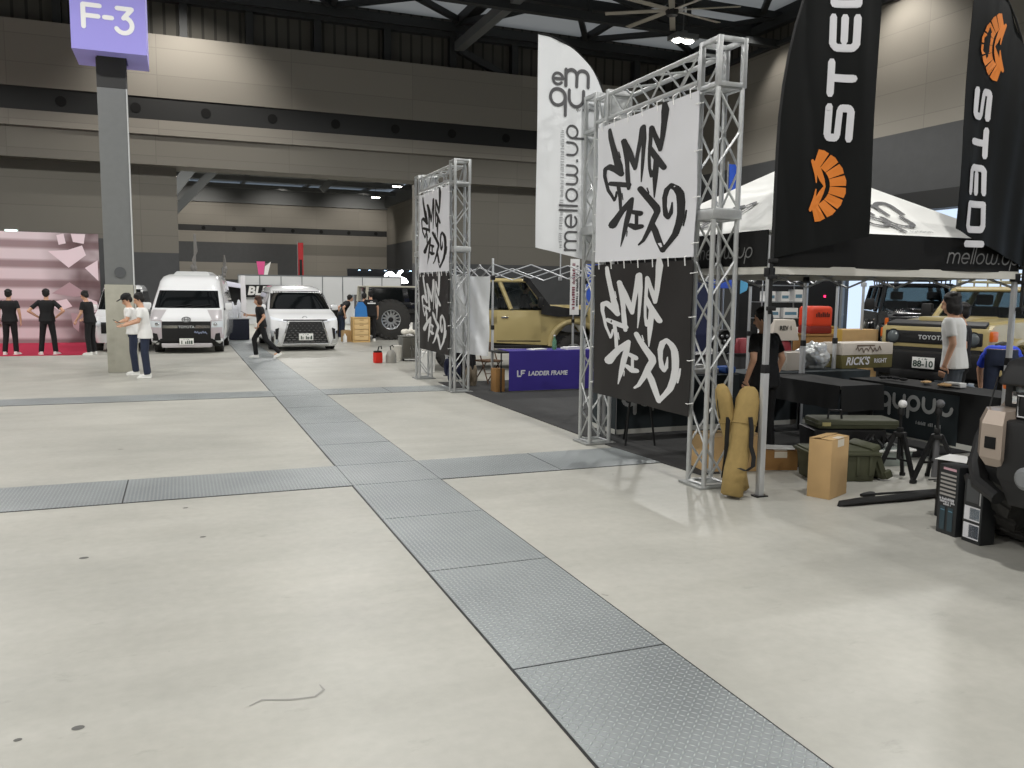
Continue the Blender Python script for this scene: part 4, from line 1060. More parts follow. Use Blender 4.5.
M_gril = mat('grille_chrome_dark',(120,122,124),.25,metal=.8)
mb = MB(mat('grille_recess',(40,41,42),.4)); rg.nose(mb, [(-.64,.24),(.64,.24),(.45,.88),(-.45,.88)], .014, 14); g = mb.build('grille', t)
mb = MB(M_gril)
for r_ in range(9):
    z = .28+r_*.068; hw = .62-.19*(z-.24)/.64
    n = 8; fade = 1-r_/11
    for k in range(n):
        x = -hw+2*hw*(k+.5+(.5 if r_ % 2 else 0)-.25)/n
        if abs(x) > hw-.03: continue
        y = rg.front(x, z)-.03
        mb.box((x-hw/n*.78*fade,y,z-.016),(x+hw/n*.78*fade,y+.02,z+.014))
mb.build('grille_mesh', g, smooth=0)
for s in (-1, 1):
    m_ = lambda qd: qd if s > 0 else [(-x,z) for x,z in (qd[1],qd[0],qd[3],qd[2])]
    mb = MB(M_chrome); rg.nose(mb, m_([(.645,.24),(.68,.24),(.50,.90),(.46,.90)]), .03, 4); rg.nose(mb, m_([(.70,.20),(.94,.24),(.95,.62),(.86,.60)]), .016, 6); mb.build('chrome_fin', t)
    mb = MB(M_black); rg.nose(mb, m_([(.78,.36),(.84,.36),(.84,.66),(.74,.70)]), .02, 4); mb.build('air_slot', t)
    mb = MB(mat('headlamp_bright',(236,240,246),.15,spec=.8)); rg.nose(mb, m_([(.50,.86),(.93,.94),(.94,1.03),(.60,.93)]), .014, 8); mb.build('headlight', t)
    mb = MB(M_wpaint); mb.box((s*1.06-.11,1.35,1.18),(s*1.06+.11,1.5,1.36),.06); mb.use(M_black).tube([(s*.9,1.35,1.2),(s*1.0,1.4,1.24)],.025,6); mb.build('mirror', t)
    mb = MB(M_glassd); rg.side(mb, s, [(1.45,1.20),(2.5,1.20),(2.5,1.72),(1.98,1.72)]); rg.side(mb, s, [(2.6,1.20),(4.6,1.20),(4.5,1.72),(2.6,1.72)]); mb.build('side_window', t)
mb = MB(M_chrome); rg.nose(mb, [(-.66,.14),(.66,.14),(.66,.215),(-.66,.215)], .03, 12); mb.build('bumper_lip', t)
plate_number(t, (0,-.065,.43), '', w=.40)
mb = MB(M_chrome); q = Matrix.Translation((0,rg.front(0,.99)-.012,.985)) @ Matrix.Rotation(R(60),4,'X'); mb.tube([(.06*math.cos(2*PI*k/24),.045*math.sin(2*PI*k/24),0) for k in range(24)],.01,6,False,q,True); mb.build('emblem', t)
van_wheels(t, (.95,3.95), .95, .35)
# --- white estate half hidden by the van
t = thing('car', 'white car half hidden between the pillar and the high-roof van', 'car', (-1.60,25.15,0), R(-2)); t.scale = (.69,.9,1.02)
rg = Ring([(.25,.06,4.4,.82,.2),(.4,.0,4.45,.9,.25),(.75,.0,4.45,.92,.3),(.95,.15,4.45,.92,.32),(1.1,.9,4.44,.90,.34),(1.4,1.35,4.42,.84,.34),(1.72,1.85,4.36,.74,.32),(1.8,2.2,4.2,.62,.3)])
mb = MB(M_wpaint); rg.mesh(mb); mb.build('body', t, smooth=40)
mb = MB(M_glassd); rg.nose(mb, [(-.85,1.12),(.85,1.12),(.72,1.68),(-.72,1.68)], .012, 16); mb.build('windshield', t)
mb = MB(M_black); rg.nose(mb, [(-.6,.5),(.6,.5),(.6,.8),(-.6,.8)], .014, 10); mb.build('grille', t)
for s in (-1, 1):
    mb = MB(M_lampc); mb_q = [(.62,.68),(.88,.70),(.90,.86),(.62,.82)]; rg.nose(mb, mb_q if s > 0 else [(-x,z) for x,z in (mb_q[1],mb_q[0],mb_q[3],mb_q[2])], .016, 6); mb.build('headlight', t)
    mb = MB(M_wpaint); mb.box((s*1.0-.1,1.25,1.08),(s*1.0+.1,1.4,1.26),.05); mb.build('mirror', t)
    mb = MB(M_glassd); rg.side(mb, s, [(1.3,1.10),(4.1,1.10),(4.0,1.62),(1.8,1.62)]); mb.build('side_window', t)
van_wheels(t, (.85,3.5), .92, .34)

# --- black monster-wheel 4x4 far down the hall, seen from its side
t = thing('monster_truck', 'dark 4x4 on huge knobbly tyres beyond the lattice frame', 'car', (10.5,30.35,0), R(90))
mb = MB(M_bpaint); mb.box((-.85,-.1,.92),(.85,4.4,1.34),.06); mb.build('body', t)
mb = MB(M_trim); mb.box((-.7,.2,.6),(.7,4.2,.98)); mb.build('chassis', t)
b = [(-.82,1.3,1.3),(.82,1.3,1.3),(.82,4.35,1.3),(-.82,4.35,1.3)]; c = [(-.76,1.55,1.87),(.76,1.55,1.87),(.76,4.3,1.87),(-.76,4.3,1.87)]
mb = MB(M_bpaint); mb.hexa(b, c, .05); o = mb.build('cabin', t)
mb = MB(M_glassd)
for i in (1, 3):
    f = (b[i],b[(i+1) % 4],c[(i+1) % 4],c[i])
    for u0, u1 in ((.05,.45),(.52,.95)):
        mb = MB(M_glassd); fquad(mb, f, u0,u1,.1,.88,.012); mb.build('side_window', o, smooth=0)
mb = MB(mat('rail_pale',(190,186,170),.4)); mb.box((-.8,1.5,1.86),(.8,4.35,1.91),.02)
for x in (-.8,.8): bar(mb,(x,4.36,1.34),(x*.97,4.31,1.88),.07,.07)
mb.build('roof_edge', t)
mb = MB(M_trim); mb.box((-.9,-.35,.9),(.9,-.05,1.2),.04); mb.build('bumper', t)
for s in (-1, 1):
    for y in (.75,3.55): wheel(t, (s*.95,y,.72), .72, .45, .34, M_rimsil, 22, s, 14, True)

# --- foreground off-roader at the right edge, its front corner in view
M_rose = mat('paint_pale_bronze', (160,146,134), .4, metal=.2, coat=.3, var=.03, scale=3)
t = offroader('off_roader', 'dark-nosed off-roader at the right edge with a pale metal bumper corner', (5.42,3.34,0), R(-90), M_rose, bumper=False, hoodblack=False, fy=.40, track=.89, tw=.36, wr=.45, text=False, grillebody=M_trim)
mb = MB(M_trim)      # rounded hood edge guard
mb.hexa([(-.80,-.16,1.18),(.80,-.16,1.18),(.80,.2,1.22),(-.80,.2,1.22)],[(-.76,-.10,1.36),(.76,-.10,1.36),(.74,.24,1.44),(-.74,.24,1.44)],.05,seg=3); mb.build('hood_guard', t)
mb = MB(M_trim)      # bumper core, winch bay and curved lower guard
mb.box((-.60,-.34,.56),(.60,.05,.98),.04); mb.hexa([(-.52,-.30,.40),(.52,-.30,.40),(.60,.1,.46),(-.60,.1,.46)],[(-.60,-.33,.60),(.60,-.33,.60),(.66,.1,.62),(-.66,.1,.62)],.03)
for s in (-1, 1):
    mb.tube([(s*.84,-.10,.98),(s*.87,-.14,.80),(s*.85,-.20,.62),(s*.76,-.27,.50),(s*.58,-.31,.44)],[.035,.05,.06,.06,.05],10)
    mb.hexa([(s*.62-.18,-.2,.50),(s*.62+.18,-.2,.50),(s*.62+.2,.2,.56),(s*.62-.2,.2,.56)],[(s*.62-.2,-.22,.62),(s*.62+.2,-.22,.62),(s*.62+.22,.2,.66),(s*.62-.22,.2,.66)],.02)
bp = mb.build('bumper', t)
for s in (-1, 1):
    mb = MB(M_rose)
    x0, x1 = (.54,.82)
    lo = [(x0,-.37),(.70,-.37),(x1,-.24),(x1,.02),(x0,.02)]; hi = [(x0+.02,-.33),(.69,-.33),(x1-.02,-.21),(x1-.02,.02),(x0+.02,.02)]
    bot = [(x0+.02,-.33),(.68,-.33),(x1-.05,-.22),(x1-.05,.02),(x0+.02,.02)]
    vs = [(s*x,y,.65) for x,y in bot]+[(s*x,y,.71) for x,y in lo]+[(s*x,y,.94) for x,y in lo]+[(s*x,y,1.03) for x,y in hi]
    fs = [(4,3,2,1,0),(15,16,17,18,19)]+[(r*5+k,r*5+(k+1)%5,(r+1)*5+(k+1)%5,(r+1)*5+k) for r in range(3) for k in range(5)]
    mb.add(vs, fs); e = mb.build('bumper_end', bp, smooth=20); e['label'] = 'pale metal bumper corner plate'
    mb = MB(M_hole); mb.box((s*.625-.04,-.378,.775),(s*.625+.04,-.36,.855),.004); mb.build('recovery_slot', bp)
    mb = MB(mat('lamp_grey',(120,122,124),.3)); q = Matrix.Translation((s*.36,-.36,.62)) @ Matrix.Rotation(R(90),4,'X'); mb.lathe([(.0,.03),(.05,.03),(.075,.01),(.08,-.03)],18,q); mb.build('fog_lamp', bp)
mb = MB(M_black); mb.box((-.30,-.2,1.02),(.30,-.12,1.17),.01); mb.use(M_white)
for s in (-1,1):
    mb.use(M_black).box((s*.46-.10,-.24,.98),(s*.46+.10,-.1,1.16),.01); mb.use(mat('bezel_pale',(196,196,196),.3)).tube([(s*.46-.08,-.245,1.0),(s*.46+.08,-.245,1.0),(s*.46+.08,-.245,1.14),(s*.46-.08,-.245,1.14)],.007,6,False,None,True)
mb.build('spot_lamp', t)
mb = MB(M_chrome); mb.box((-.70,-.10,1.06),(-.60,-.075,1.15),.01); mb.box((.60,-.10,1.06),(.70,-.075,1.15),.01); mb.build('lamp_insert', t)
mb = MB(M_black)
mb.tube([(-.80,-.12,1.24),(-.82,-.16,1.0),(-.815,-.2,.96)],.006,5); mb.build('cable', t)
# ------------------------------------------------------------------ people (local frame: face towards -Y, feet on z=0)
def capsule(mb, a, b, ra, rb, n=10):
    a, b = Vector(a), Vector(b)
    mb.tube([a, a.lerp(b,.5), b], [ra,(ra+rb)/2,rb], n)
    mb.ell(a,(ra,)*3,n); mb.ell(b,(rb,)*3,n)
def slab(mb, rings, n=16):
    # rings: (centre, rx, ry) stacked ellipses
    vs = []; fs = []
    for c, rx, ry in rings:
        for k in range(n):
            t = 2*PI*k/n; vs.append((c[0]+rx*math.cos(t), c[1]+ry*math.sin(t), c[2]))
    m = len(rings)
    for i in range(m-1):
        for k in range(n): fs.append((i*n+k, i*n+(k+1) % n, (i+1)*n+(k+1) % n, (i+1)*n+k))
    fs += [tuple(range(n-1,-1,-1)), tuple((m-1)*n+k for k in range(n))]
    mb.add(vs, fs)
def fuse(mb, name, parent, mt, voxel=.009, it=4):
    me = bpy.data.meshes.new(name); me.from_pydata([tuple(v) for v in mb.v], [], mb.f)
    b = bmesh.new(); b.from_mesh(me); bmesh.ops.recalc_face_normals(b, faces=b.faces[:]); b.to_mesh(me); b.free()
    o = bpy.data.objects.new(name, me); COL.objects.link(o)
    r = o.modifiers.new('r', 'REMESH'); r.mode = 'VOXEL'; r.voxel_size = voxel
    s = o.modifiers.new('s', 'SMOOTH'); s.factor = .5; s.iterations = it
    dg = bpy.context.evaluated_depsgraph_get(); m2 = bpy.data.meshes.new_from_object(o.evaluated_get(dg))
    bpy.data.objects.remove(o); bpy.data.meshes.remove(me)
    m2.materials.clear(); m2.materials.append(mt); m2.polygons.foreach_set('use_smooth', [True]*len(m2.polygons)); m2.name = name
    o = bpy.data.objects.new(name, m2); COL.objects.link(o)
    if parent: o.parent = parent
    return o
M_skin = mat('skin', (206,160,132), .55, var=.04, scale=12); M_hair = mat('hair_black', (22,19,18), .6, var=.3, scale=60)
M_hairb = mat('hair_brown', (70,48,36), .6, var=.3, scale=60); M_eye = mat('eye_dark', (24,18,16), .2); M_lip = mat('lip', (160,92,84), .5)
M_tee_b = mat('tee_black', (24,24,26), .85, bump=.15, scale=20); M_tee_w = mat('tee_white', (232,232,230), .85, bump=.15, scale=14)
M_jean = mat('jeans_navy', (38,46,66), .85, var=.12, scale=16); M_trou = mat('trousers_black', (22,22,24), .85, var=.1, scale=16)
M_shoe = mat('shoe_white', (226,226,222), .6); M_shoeb = mat('shoe_black', (24,24,24), .5)
def fingers(mb, w, d, n, side, curl=.4):
    # w wrist, d hand direction, n palm normal, side +1/-1 for the thumb side
    d = Vector(d).normalized(); n = (Vector(n)-d*Vector(n).dot(d)).normalized(); t = d.cross(n)*side; w = Vector(w)
    p = w+d*.05
    slab_c = [(w+d*.01,.024,.016),(w+d*.045,.038,.016),(w+d*.085,.040,.013)]
    for c, a, b in slab_c:
        for k in (-1,-.33,.33,1): mb.ell(c+t*(a*.75*k),(.014,.014,.014),8)
    for i, (off, L) in enumerate(((.030,.070),(.010,.080),(-.010,.074),(-.029,.058))):
        a = w+d*.088+t*off; b = a+(d*math.cos(curl)+n*math.sin(curl))*L*.5; c = b+(d*math.cos(curl*2.2)+n*math.sin(curl*2.2))*L*.5
        capsule(mb, a, b, .0095, .009, 6); capsule(mb, b, c, .009, .0078, 6)
    a = w+d*.03+t*.034; b = a+(d*.7+t*.6+n*.25).normalized()*.035; c = b+(d*.9+t*.15+n*.35).normalized()*.028
    capsule(mb, a, b, .012, .0105, 6); capsule(mb, b, c, .0105, .009, 6)
def person(label, loc, rz, h=1.72, lean=(0,0), arms=None, legs=None, head=(0,0), shirt=M_tee_b, trous=M_trou, shoes=M_shoe, hair=M_hair, long_hair=False, cap=False, voxel=.009, sleeve=.55, group=None, hem=.86, width=1.0, palm=None, curl=.4, bend=0.0):
    t = thing('person', label, 'person', loc, rz, group); k = h/1.72; t.scale = (k,k,k)
    # spine leans from the pelvis; lean = (x, y) offset of the shoulders, bend lowers them
    lx, ly = lean; pz = .93; sz = 1.405-bend
    pel = Vector((0,0,pz)); sh = Vector((lx,ly,sz)); P = lambda a: pel.lerp(sh, a)
    ax = (sh-pel).normalized()
    nk = sh+ax*.055; hc = sh+ax*.175+Vector((0,-.025,0))
    arms = arms or (((-.24,.02,1.14),(-.25,-.04,.88)),((.24,.02,1.14),(.25,-.04,.88)))
    legs = legs or (((-.10,-.02,.50),(-.105,.02,.085),(0,-1)),((.10,-.02,.50),(.105,.02,.085),(0,-1)))
    # shoulders: x axis of the chest, arms given in local coordinates
    S_ = [sh+Vector((-.172*width,0,-.034)), sh+Vector((.172*width,0,-.034))]
    Hd = Matrix.Translation(hc) @ Matrix.Rotation(R(head[0]),4,'Z') @ Matrix.Rotation(R(head[1]),4,'X')
    mb = MB()
    def torso(m_, g, lo=0.0):
        c = [(-.02,.150,.100),(.12,.150,.102),(.30,.142,.098),(.50,.150,.102),(.72,.168,.108),(.88,.172,.10),(.97,.140,.085),(1.03,.08,.065)]
        if abs(ly)+bend < .3: slab(m_, [(P(a), rx*width+g, ry+g) for a, rx, ry in c if a >= lo])
        else:
            for a, rx, ry in c:
                for q in (-.6,-.2,.2,.6): m_.ell(P(max(a,lo+.03))+Vector((rx*q*width,0,0)),(rx*.48+g,)*3,10)
            
    torso(mb, 0); slab(mb, [(pel+Vector((0,0,-.10)),.155,.098),(pel+Vector((0,0,-.03)),.163,.105),(pel+Vector((0,0,.06)),.150,.10)])
    capsule(mb, nk-ax*.05, hc-ax*.05, .058, .052, 12)
    # head with jaw, nose, ears
    hm = MB(); hm.ell((0,.012,.03),(.076,.094,.098),20); hm.ell((0,-.022,-.045),(.058,.066,.068),16); hm.ell((0,-.058,-.088),(.026,.024,.022),10)
    hm.tube([(0,-.082,.012),(0,-.100,-.012),(0,-.110,-.032),(0,-.094,-.040)],[.008,.010,.014,.010],8)
    for s in (-1,1): hm.ell((s*.078,.012,-.012),(.010,.018,.032),8); hm.ell((s*.032,-.078,.022),(.022,.014,.008),8)
    hm.ell((0,-.084,-.066),(.024,.010,.008),8)
    mb.add(hm.v, hm.f, Hd)
    for i in (0,1):
        s = (-1,1)[i]; e, w = Vector(arms[i][0]), Vector(arms[i][1])
        capsule(mb, S_[i], e, .050, .038); capsule(mb, e, w, .039, .026)
        d = (w-e).normalized(); n = palm[i] if palm else Vector((-s,0,0)) if abs(d.x) < .8 else Vector((0,-1,0))
        fingers(mb, w, d, n, s if not palm else -s, curl)
        kn, an, td = legs[i]; hp = pel+Vector((s*.088,0,-.02))
        capsule(mb, hp, kn, .082, .056); capsule(mb, kn, an, .055, .038)
        an = Vector(an); capsule(mb, an+Vector((0,0,-.03)), an+Vector((td[0]*.13,td[1]*.13,-.055)), .036, .028)
    body = fuse(mb, 'body', t, M_skin, voxel)
    for s in (-1,1):
        mb = MB(M_eye); mb.ell((s*.032,-.083,.008),(.011,.006,.006),8,Hd); mb.build('eye', body)
    mb = MB(M_lip); mb.ell((0,-.090,-.064),(.022,.008,.006),8,Hd); mb.build('mouth', body)
    # shirt
    mb = MB(); torso(mb, .020, 0); lo = pel+Vector((0,0,hem-pz))
    slab(mb, [(lo,.200*width,.150),(pel+Vector((0,0,.0)),.192*width,.136),(P(.15),.182*width,.128),(P(.3),.165*width,.12)]) if bend < .25 else None
    for i in (0,1):
        e = Vector(arms[i][0]); q = S_[i].lerp(e, sleeve+.15); capsule(mb, S_[i], S_[i].lerp(e,.5*(sleeve+.15)), .054, .056); mb.tube([S_[i], S_[i].lerp(e,.3), q],[.053,.056,.060],12)
    shirt_o = fuse(mb, 'shirt', t, shirt, .012, 5)
    # trousers
    mb = MB(); slab(mb, [(pel+Vector((0,0,-.13)),.165,.11),(pel+Vector((0,0,-.04)),.176,.118),(pel+Vector((0,0,.06)),.160,.110)])
    for i in (0,1):
        s = (-1,1)[i]; kn, an, td = legs[i]; hp = pel+Vector((s*.085,0,-.07)); an = Vector(an)
        capsule(mb, hp, kn, .090, .072); mb.tube([kn, Vector(kn).lerp(an,.5), an+Vector((0,0,-.01))],[.072,.066,.064],12)
    fuse(mb, 'trousers', t, trous, .012, 4)
    for i in (0,1):
        kn, an, td = legs[i]; an = Vector(an); d = Vector((td[0],td[1],0)).normalized(); q = Matrix.Translation((an.x,an.y,an.z-.085)) @ Matrix.Rotation(math.atan2(d.x,-d.y),4,'Z')
        if len(legs[i]) > 1 and len(td) > 2: q = q @ Matrix.Rotation(R(td[2]),4,'X')
        mb = MB(shoes)
        mb.hexa([(-.045,-.19,.002),(.045,-.19,.002),(.040,.07,.002),(-.040,.07,.002)],[(-.036,-.17,.05),(.036,-.17,.05),(.036,.06,.10),(-.036,.06,.10)],.022,q,3)
        mb.use(M_shoe if shoes is M_shoeb else M_trim if False else shoes).box((-.047,-.195,0),(.047,.075,.022),.008,q); mb.build('shoe', t)
    mb = MB(); h_ = MB(); h_.ell((0,.022,.048),(.086,.098,.094),18); h_.ell((0,.055,.0),(.078,.062,.085),14)
    for s in (-1,1): h_.ell((s*.070,.02,.01),(.018,.045,.05),10)
    rr = random.Random(len(label))
    for q in range(14):
        a = rr.uniform(0,2*PI); z = rr.uniform(.05,.10); h_.ell((.070*math.cos(a),.025+.080*math.sin(a)*(1 if math.sin(a) > 0 else .85),z),(.026,.028,.022),8)
    if long_hair:
        h_.ell((0,.05,-.06),(.085,.07,.09),14)
        for s in (-1,1): h_.ell((s*.075,.02,-.05),(.02,.05,.08),10)
    mb.add(h_.v, h_.f, Hd); fuse(mb, 'hair', t, hair, .009, 2)
    if cap:
        mb = MB(mat('cap_black',(20,20,22),.8)); c = MB(); 
        mb.ell((0,.012,.068),(.092,.106,.080),18,Hd); mb.hexa([(-.075,-.19,.058),(.075,-.19,.058),(.085,-.06,.066),(-.085,-.06,.066)],[(-.07,-.18,.066),(.07,-.18,.066),(.08,-.06,.078),(-.08,-.06,.078)],.006,Hd); mb.build('cap', t)
    return t
PN = Vector
# three people in black before the pink printed wall
person('person in black at the left edge, arms hanging, before the pink wall', (-4.1,24.8,0), R(172), 1.70, legs=(((-.10,-.03,.50),(-.13,.03,.085),(-.2,-1)),((.10,-.0,.50),(.13,.06,.085),(.2,-1))))
person('person in black with hands on hips, before the pink wall', (-3.22,24.6,0), R(178), 1.72, arms=(((-.40,.10,1.14),(-.21,-.04,.98)),((.40,.10,1.14),(.21,-.04,.98))),
       legs=(((-.13,-.02,.50),(-.17,.02,.085),(-.35,-1)),((.13,-.02,.50),(.17,.02,.085),(.35,-1))))
person('person in black turned sideways, reaching to the pink wall beside the pillar', (-2.2,24.35,0), R(-120), 1.68, lean=(0,-.08), head=(0,18), arms=(((-.26,-.12,1.14),(-.26,-.34,.98)),((.22,-.10,1.12),(.2,-.26,.92))))
# two at the pillar with a phone
tee_arm = (((-.22,-.14,1.16),(-.10,-.36,1.10)),((.22,-.14,1.16),(.10,-.36,1.10)))
person('person in a black cap and white T-shirt looking at a phone beside the pillar', (-.90,18.62,0), R(-84), 1.66, lean=(0,-.06), head=(8,28), arms=(((-.22,-.13,1.16),(-.08,-.24,1.12)),((.22,-.13,1.16),(.08,-.24,1.12))), shirt=M_tee_w, trous=M_jean, cap=True, palm=(Vector((0,0,1)),Vector((0,0,1))))
w5 = person('bare-headed person in a white T-shirt standing nearer than the capped one, by the pillar', (-.66,17.95,0), R(-92), 1.68, lean=(0,-.05), head=(0,24), arms=(((-.22,-.12,1.17),(-.12,-.38,1.08)),((.22,-.10,1.15),(.14,-.36,1.06))), shirt=M_tee_w, trous=M_jean, hem=.80, palm=(Vector((0,0,1)),Vector((0,0,1))))
def phone(label, loc, rz, pitch):
    mb = MB(M_black); q = Matrix.Rotation(R(pitch),4,'X'); mb.box((-.037,-.005,-.075),(.037,.004,.075),.004,q)
    mb.use(mat('phone_glass',(30,34,40),.08)); mb.box((-.034,.0035,-.071),(.034,.0052,.071),0,q)
    o = mb.build('phone', None, loc=loc, rz=rz); tag(o, label, 'phone'); return o
phone('dark phone held out by the two people at the pillar', (-1.17,18.12,1.11), R(-92), 62)
# walker
person('person in black striding left past the white minivan, phone in hand', (1.93,22.3,0), R(-92), 1.60, lean=(0,-.05), head=(0,14), hair=M_hairb,
       arms=(((-.22,-.10,1.16),(-.16,-.34,1.18)),((.23,.06,1.14),(.22,-.10,.94))),
       legs=(((-.09,-.20,.53),(-.09,-.16,.09),(0,-1)),((.10,.10,.50),(.10,.46,.16),(0,-1,28))), long_hair=True)
phone('phone in the walking person\'s outstretched hand', (1.50,22.46,1.16), R(-92), 60)
mb = MB(M_white); mb.lathe([(.0,0),(.032,0),(.042,.11),(.04,.112),(.0,.112)],16); o = mb.build('cup', None, loc=(1.76,22.05,.80)); tag(o, 'white paper cup held by the walking person', 'cup')
# far group behind the minivan
person('person in a black T-shirt with white lettering on the back, beside the wooden drawers', (6.12,28.7,0), R(180), 1.74)
mb = MB(M_tee_w); mb.box((-.14,.134,1.27),(.14,.14,1.31),.002); mb.box((-.05,.134,1.33),(.05,.14,1.35),.002); pp = mb.build('back_print', [o for o in COL.objects if o.get('label','').startswith('person in a black T-shirt with white')][0])
person('person half hidden behind the one with the lettered back', (6.0,29.2,0), R(150), 1.66)
person('person in dark clothes and apron bending left of the wooden drawers', (5.3,29.75,0), R(100), 1.72, lean=(0,-.22), bend=.10, trous=M_jean)
# tent crowd
person('man in a white T-shirt standing behind the dark tables', (8.95,7.6,0), R(-150), 1.85, lean=(0,-.04), head=(-12,10), shirt=M_tee_w, trous=mat('jeans_grey',(74,80,88),.85,var=.12,scale=16), hair=M_hair, long_hair=True,
       arms=(((-.25,.02,1.13),(-.25,-.04,.88)),((.26,.02,1.13),(.26,-.05,.88))), hem=.84, width=1.2, voxel=.008)
person('person in black close behind the man in the white T-shirt', (9.45,7.95,0), R(-135), 1.72, voxel=.011)
person('person bending forward in a blue top before the sand-coloured off-roader', (9.80,7.62,0), R(128), 1.95, lean=(0,-.50), bend=.50, shirt=mat('tee_blue',(44,72,200),.8), trous=M_jean, head=(0,30), arms=(((-.22,-.62,.70),(-.2,-.70,.48)),((.22,-.62,.70),(.2,-.70,.48))))
person('person in black behind the front left tent pole, bare arm by the table', (5.88,7.36,0), R(-166), 1.66, lean=(0,-.03), head=(20,14), arms=(((-.27,.02,1.13),(-.30,-.10,.88)),((.24,.02,1.14),(.22,-.08,.90))), width=1.05, hem=.82)
person('person sitting at the wheel of the sand-coloured off-roader behind the purple table', (7.42,17.90,.36), R(76), 1.66, legs=(((-.12,-.42,.86),(-.12,-.62,.50),(0,-1)),((.12,-.42,.86),(.12,-.62,.50),(0,-1))), arms=(((-.22,-.14,1.12),(-.15,-.40,1.15)),((.22,-.14,1.12),(.15,-.40,1.15))), voxel=.011)
# ------------------------------------------------------------------ things on the floor and the tables
def one(name, mb, label, cat, group=None, loc=None, rz=None, smooth=35):
    o = mb.build(name, None, smooth, loc=loc, rz=rz); return tag(o, label, cat, group)
M_kraft = mat('cardboard', (186,154,108), .8, var=.05, scale=6); M_kraftd = mat('cardboard_dark', (150,112,66), .85, var=.06, scale=6)
M_tape = mat('tape_pale', (214,206,190), .3); M_olive = mat('olive_plastic', (72,74,56), .6, var=.05, scale=5)
M_khaki = mat('khaki_canvas', (146,124,76), .85, var=.08, scale=18, bump=.2); M_web = mat('black_webbing', (20,20,20), .8)
def carton(name, label, loc, rz, w, d, h, m=None, flap=True, group=None, tape=True):
    t = thing(name, label, 'box', loc, rz, group)
    mb = MB(m or M_kraft); mb.box((-w/2,-d/2,0),(w/2,d/2,h),.006); mb.build('body', t)
    if flap:
        for s in (-1,1):
            q = Matrix.Translation((0,s*d/2,h+.002)) @ Matrix.Rotation(R(-s*(3 if s < 0 else 7)),4,'X')
            mb = MB(m or M_kraft); mb.box((-w/2+.003,min(0,-s*d*.49),0),(w/2-.003,max(0,-s*d*.49),.004),0,q); mb.build('flap', t)
    if tape:
        mb = MB(M_tape); mb.box((-w*.18,-d/2-.002,h-.07),(w*.18,-d/2,h-.005)); mb.box((-w*.18,-d/2-.002,h+.006),(w*.18,d*.12,h+.009)); mb.build('tape', t)
    return t
carton('carton', 'tall upright cardboard box with a taped top, standing free on the pale floor', (5.37,5.80,0), R(24), .36, .21, .525)
carton('carton', 'low open cardboard box with white paper on top, left of the tall upright one', (5.70,6.90,0), R(-20), .36, .26, .20, M_kraftd)
mb = MB(M_white); mb.prism([(-.15,-.1),(.14,-.11),(.15,.03),(-.12,.05)],0,.012,'z',Matrix.Rotation(R(3),4,'X')); one('paper_sheet', mb, 'crumpled white paper lying on the low open cardboard box', 'paper', loc=(5.70,6.88,.222), rz=R(-24))
carton('carton', 'plain cardboard box behind the khaki carry bags', (5.18,7.05,0), R(-10), .62, .38, .36, M_kraft, tape=False)
# khaki carry bags leaning on the lattice tower
def carry_bag(label, base, top, r0, seed):
    t = thing('carry_bag', label, 'bag', base, 0, 'khaki carry bags'); d = Vector(top)-Vector(base); L = d.length
    q = d.to_track_quat('Z','Y').to_matrix().to_4x4(); rr = random.Random(seed)
    mb = MB(M_khaki); prof = [(.0,.085),(.015,.112),(.25,.112),(.5,.113),(.72,.120),(.88,.118),(.96,.092),(1.0,.05)]
    n = 20; vs = []; fs = []
    for f_, r in prof:
        for k in range(n):
            a = 2*PI*k/n; w = r*r0*(1+.05*math.sin(3*a+seed+f_*9)+.03*math.sin(7*a+f_*21)); vs.append((w*math.cos(a)*1.0, w*.72*math.sin(a), f_*L))
    m = len(prof)
    for i in range(m-1):
        for k in range(n): fs.append((i*n+k,i*n+(k+1)%n,(i+1)*n+(k+1)%n,(i+1)*n+k))
    fs += [tuple(range(n-1,-1,-1)), tuple((m-1)*n+k for k in range(n))]
    mb.add(vs, fs, q); mb.build('body', t, 60)
    mb = MB(mat('zip_dark',(50,44,28),.7)); mb.tube([q @ Vector((.03,-.088*r0,.70*L)),q @ Vector((.05,-.086*r0,.82*L)),q @ Vector((.02,-.055*r0,.96*L))],.005,6); mb.build('zip', t)
    mb = MB(M_khaki); mb.tube([q @ Vector((.124*r0*math.cos(a),.09*r0*math.sin(a),.66*L)) for a in [2*PI*k/20 for k in range(20)]],.006,6,False,None,True); mb.build('seam', t)
    return t, q, L
def strap(t, pts, w=.022):
    mb = MB(M_web); vs = []; fs = []
    for p in pts: vs += [(p[0]-w,p[1],p[2]),(p[0]+w,p[1],p[2])]
    for i in range(len(pts)-1): fs.append((2*i,2*i+1,2*i+3,2*i+2))
    mb.add(vs, fs); mb.add([Vector(v)+Vector((0,.006,0)) for v in vs], fs); mb.build('strap', t, 60)
t, q, L = carry_bag('khaki carry bag leaning nearer the lattice tower, half behind the other one', (4.71,6.15,.02), (4.50,6.24,.98), .86, 1)
strap(t, [(-.20,-.03,.68),(-.235,-.07,.52),(-.245,-.08,.32),(-.25,-.06,.14)])
t, q, L = carry_bag('khaki carry bag in front with a looped black strap, beside the tent pole', (4.46,5.97,.02), (4.70,6.08,.97), .92, 4)
strap(t, [(.15,-.03,.70),(.15,-.055,.6),(.13,-.08,.45),(.15,-.10,.36),(.13,-.12,.28),(.06,-.12,.245),(.0,-.10,.27)])
strap(t, [(-.03,-.03,.70),(-.06,-.07,.55),(-.07,-.10,.35)], .016) if False else None
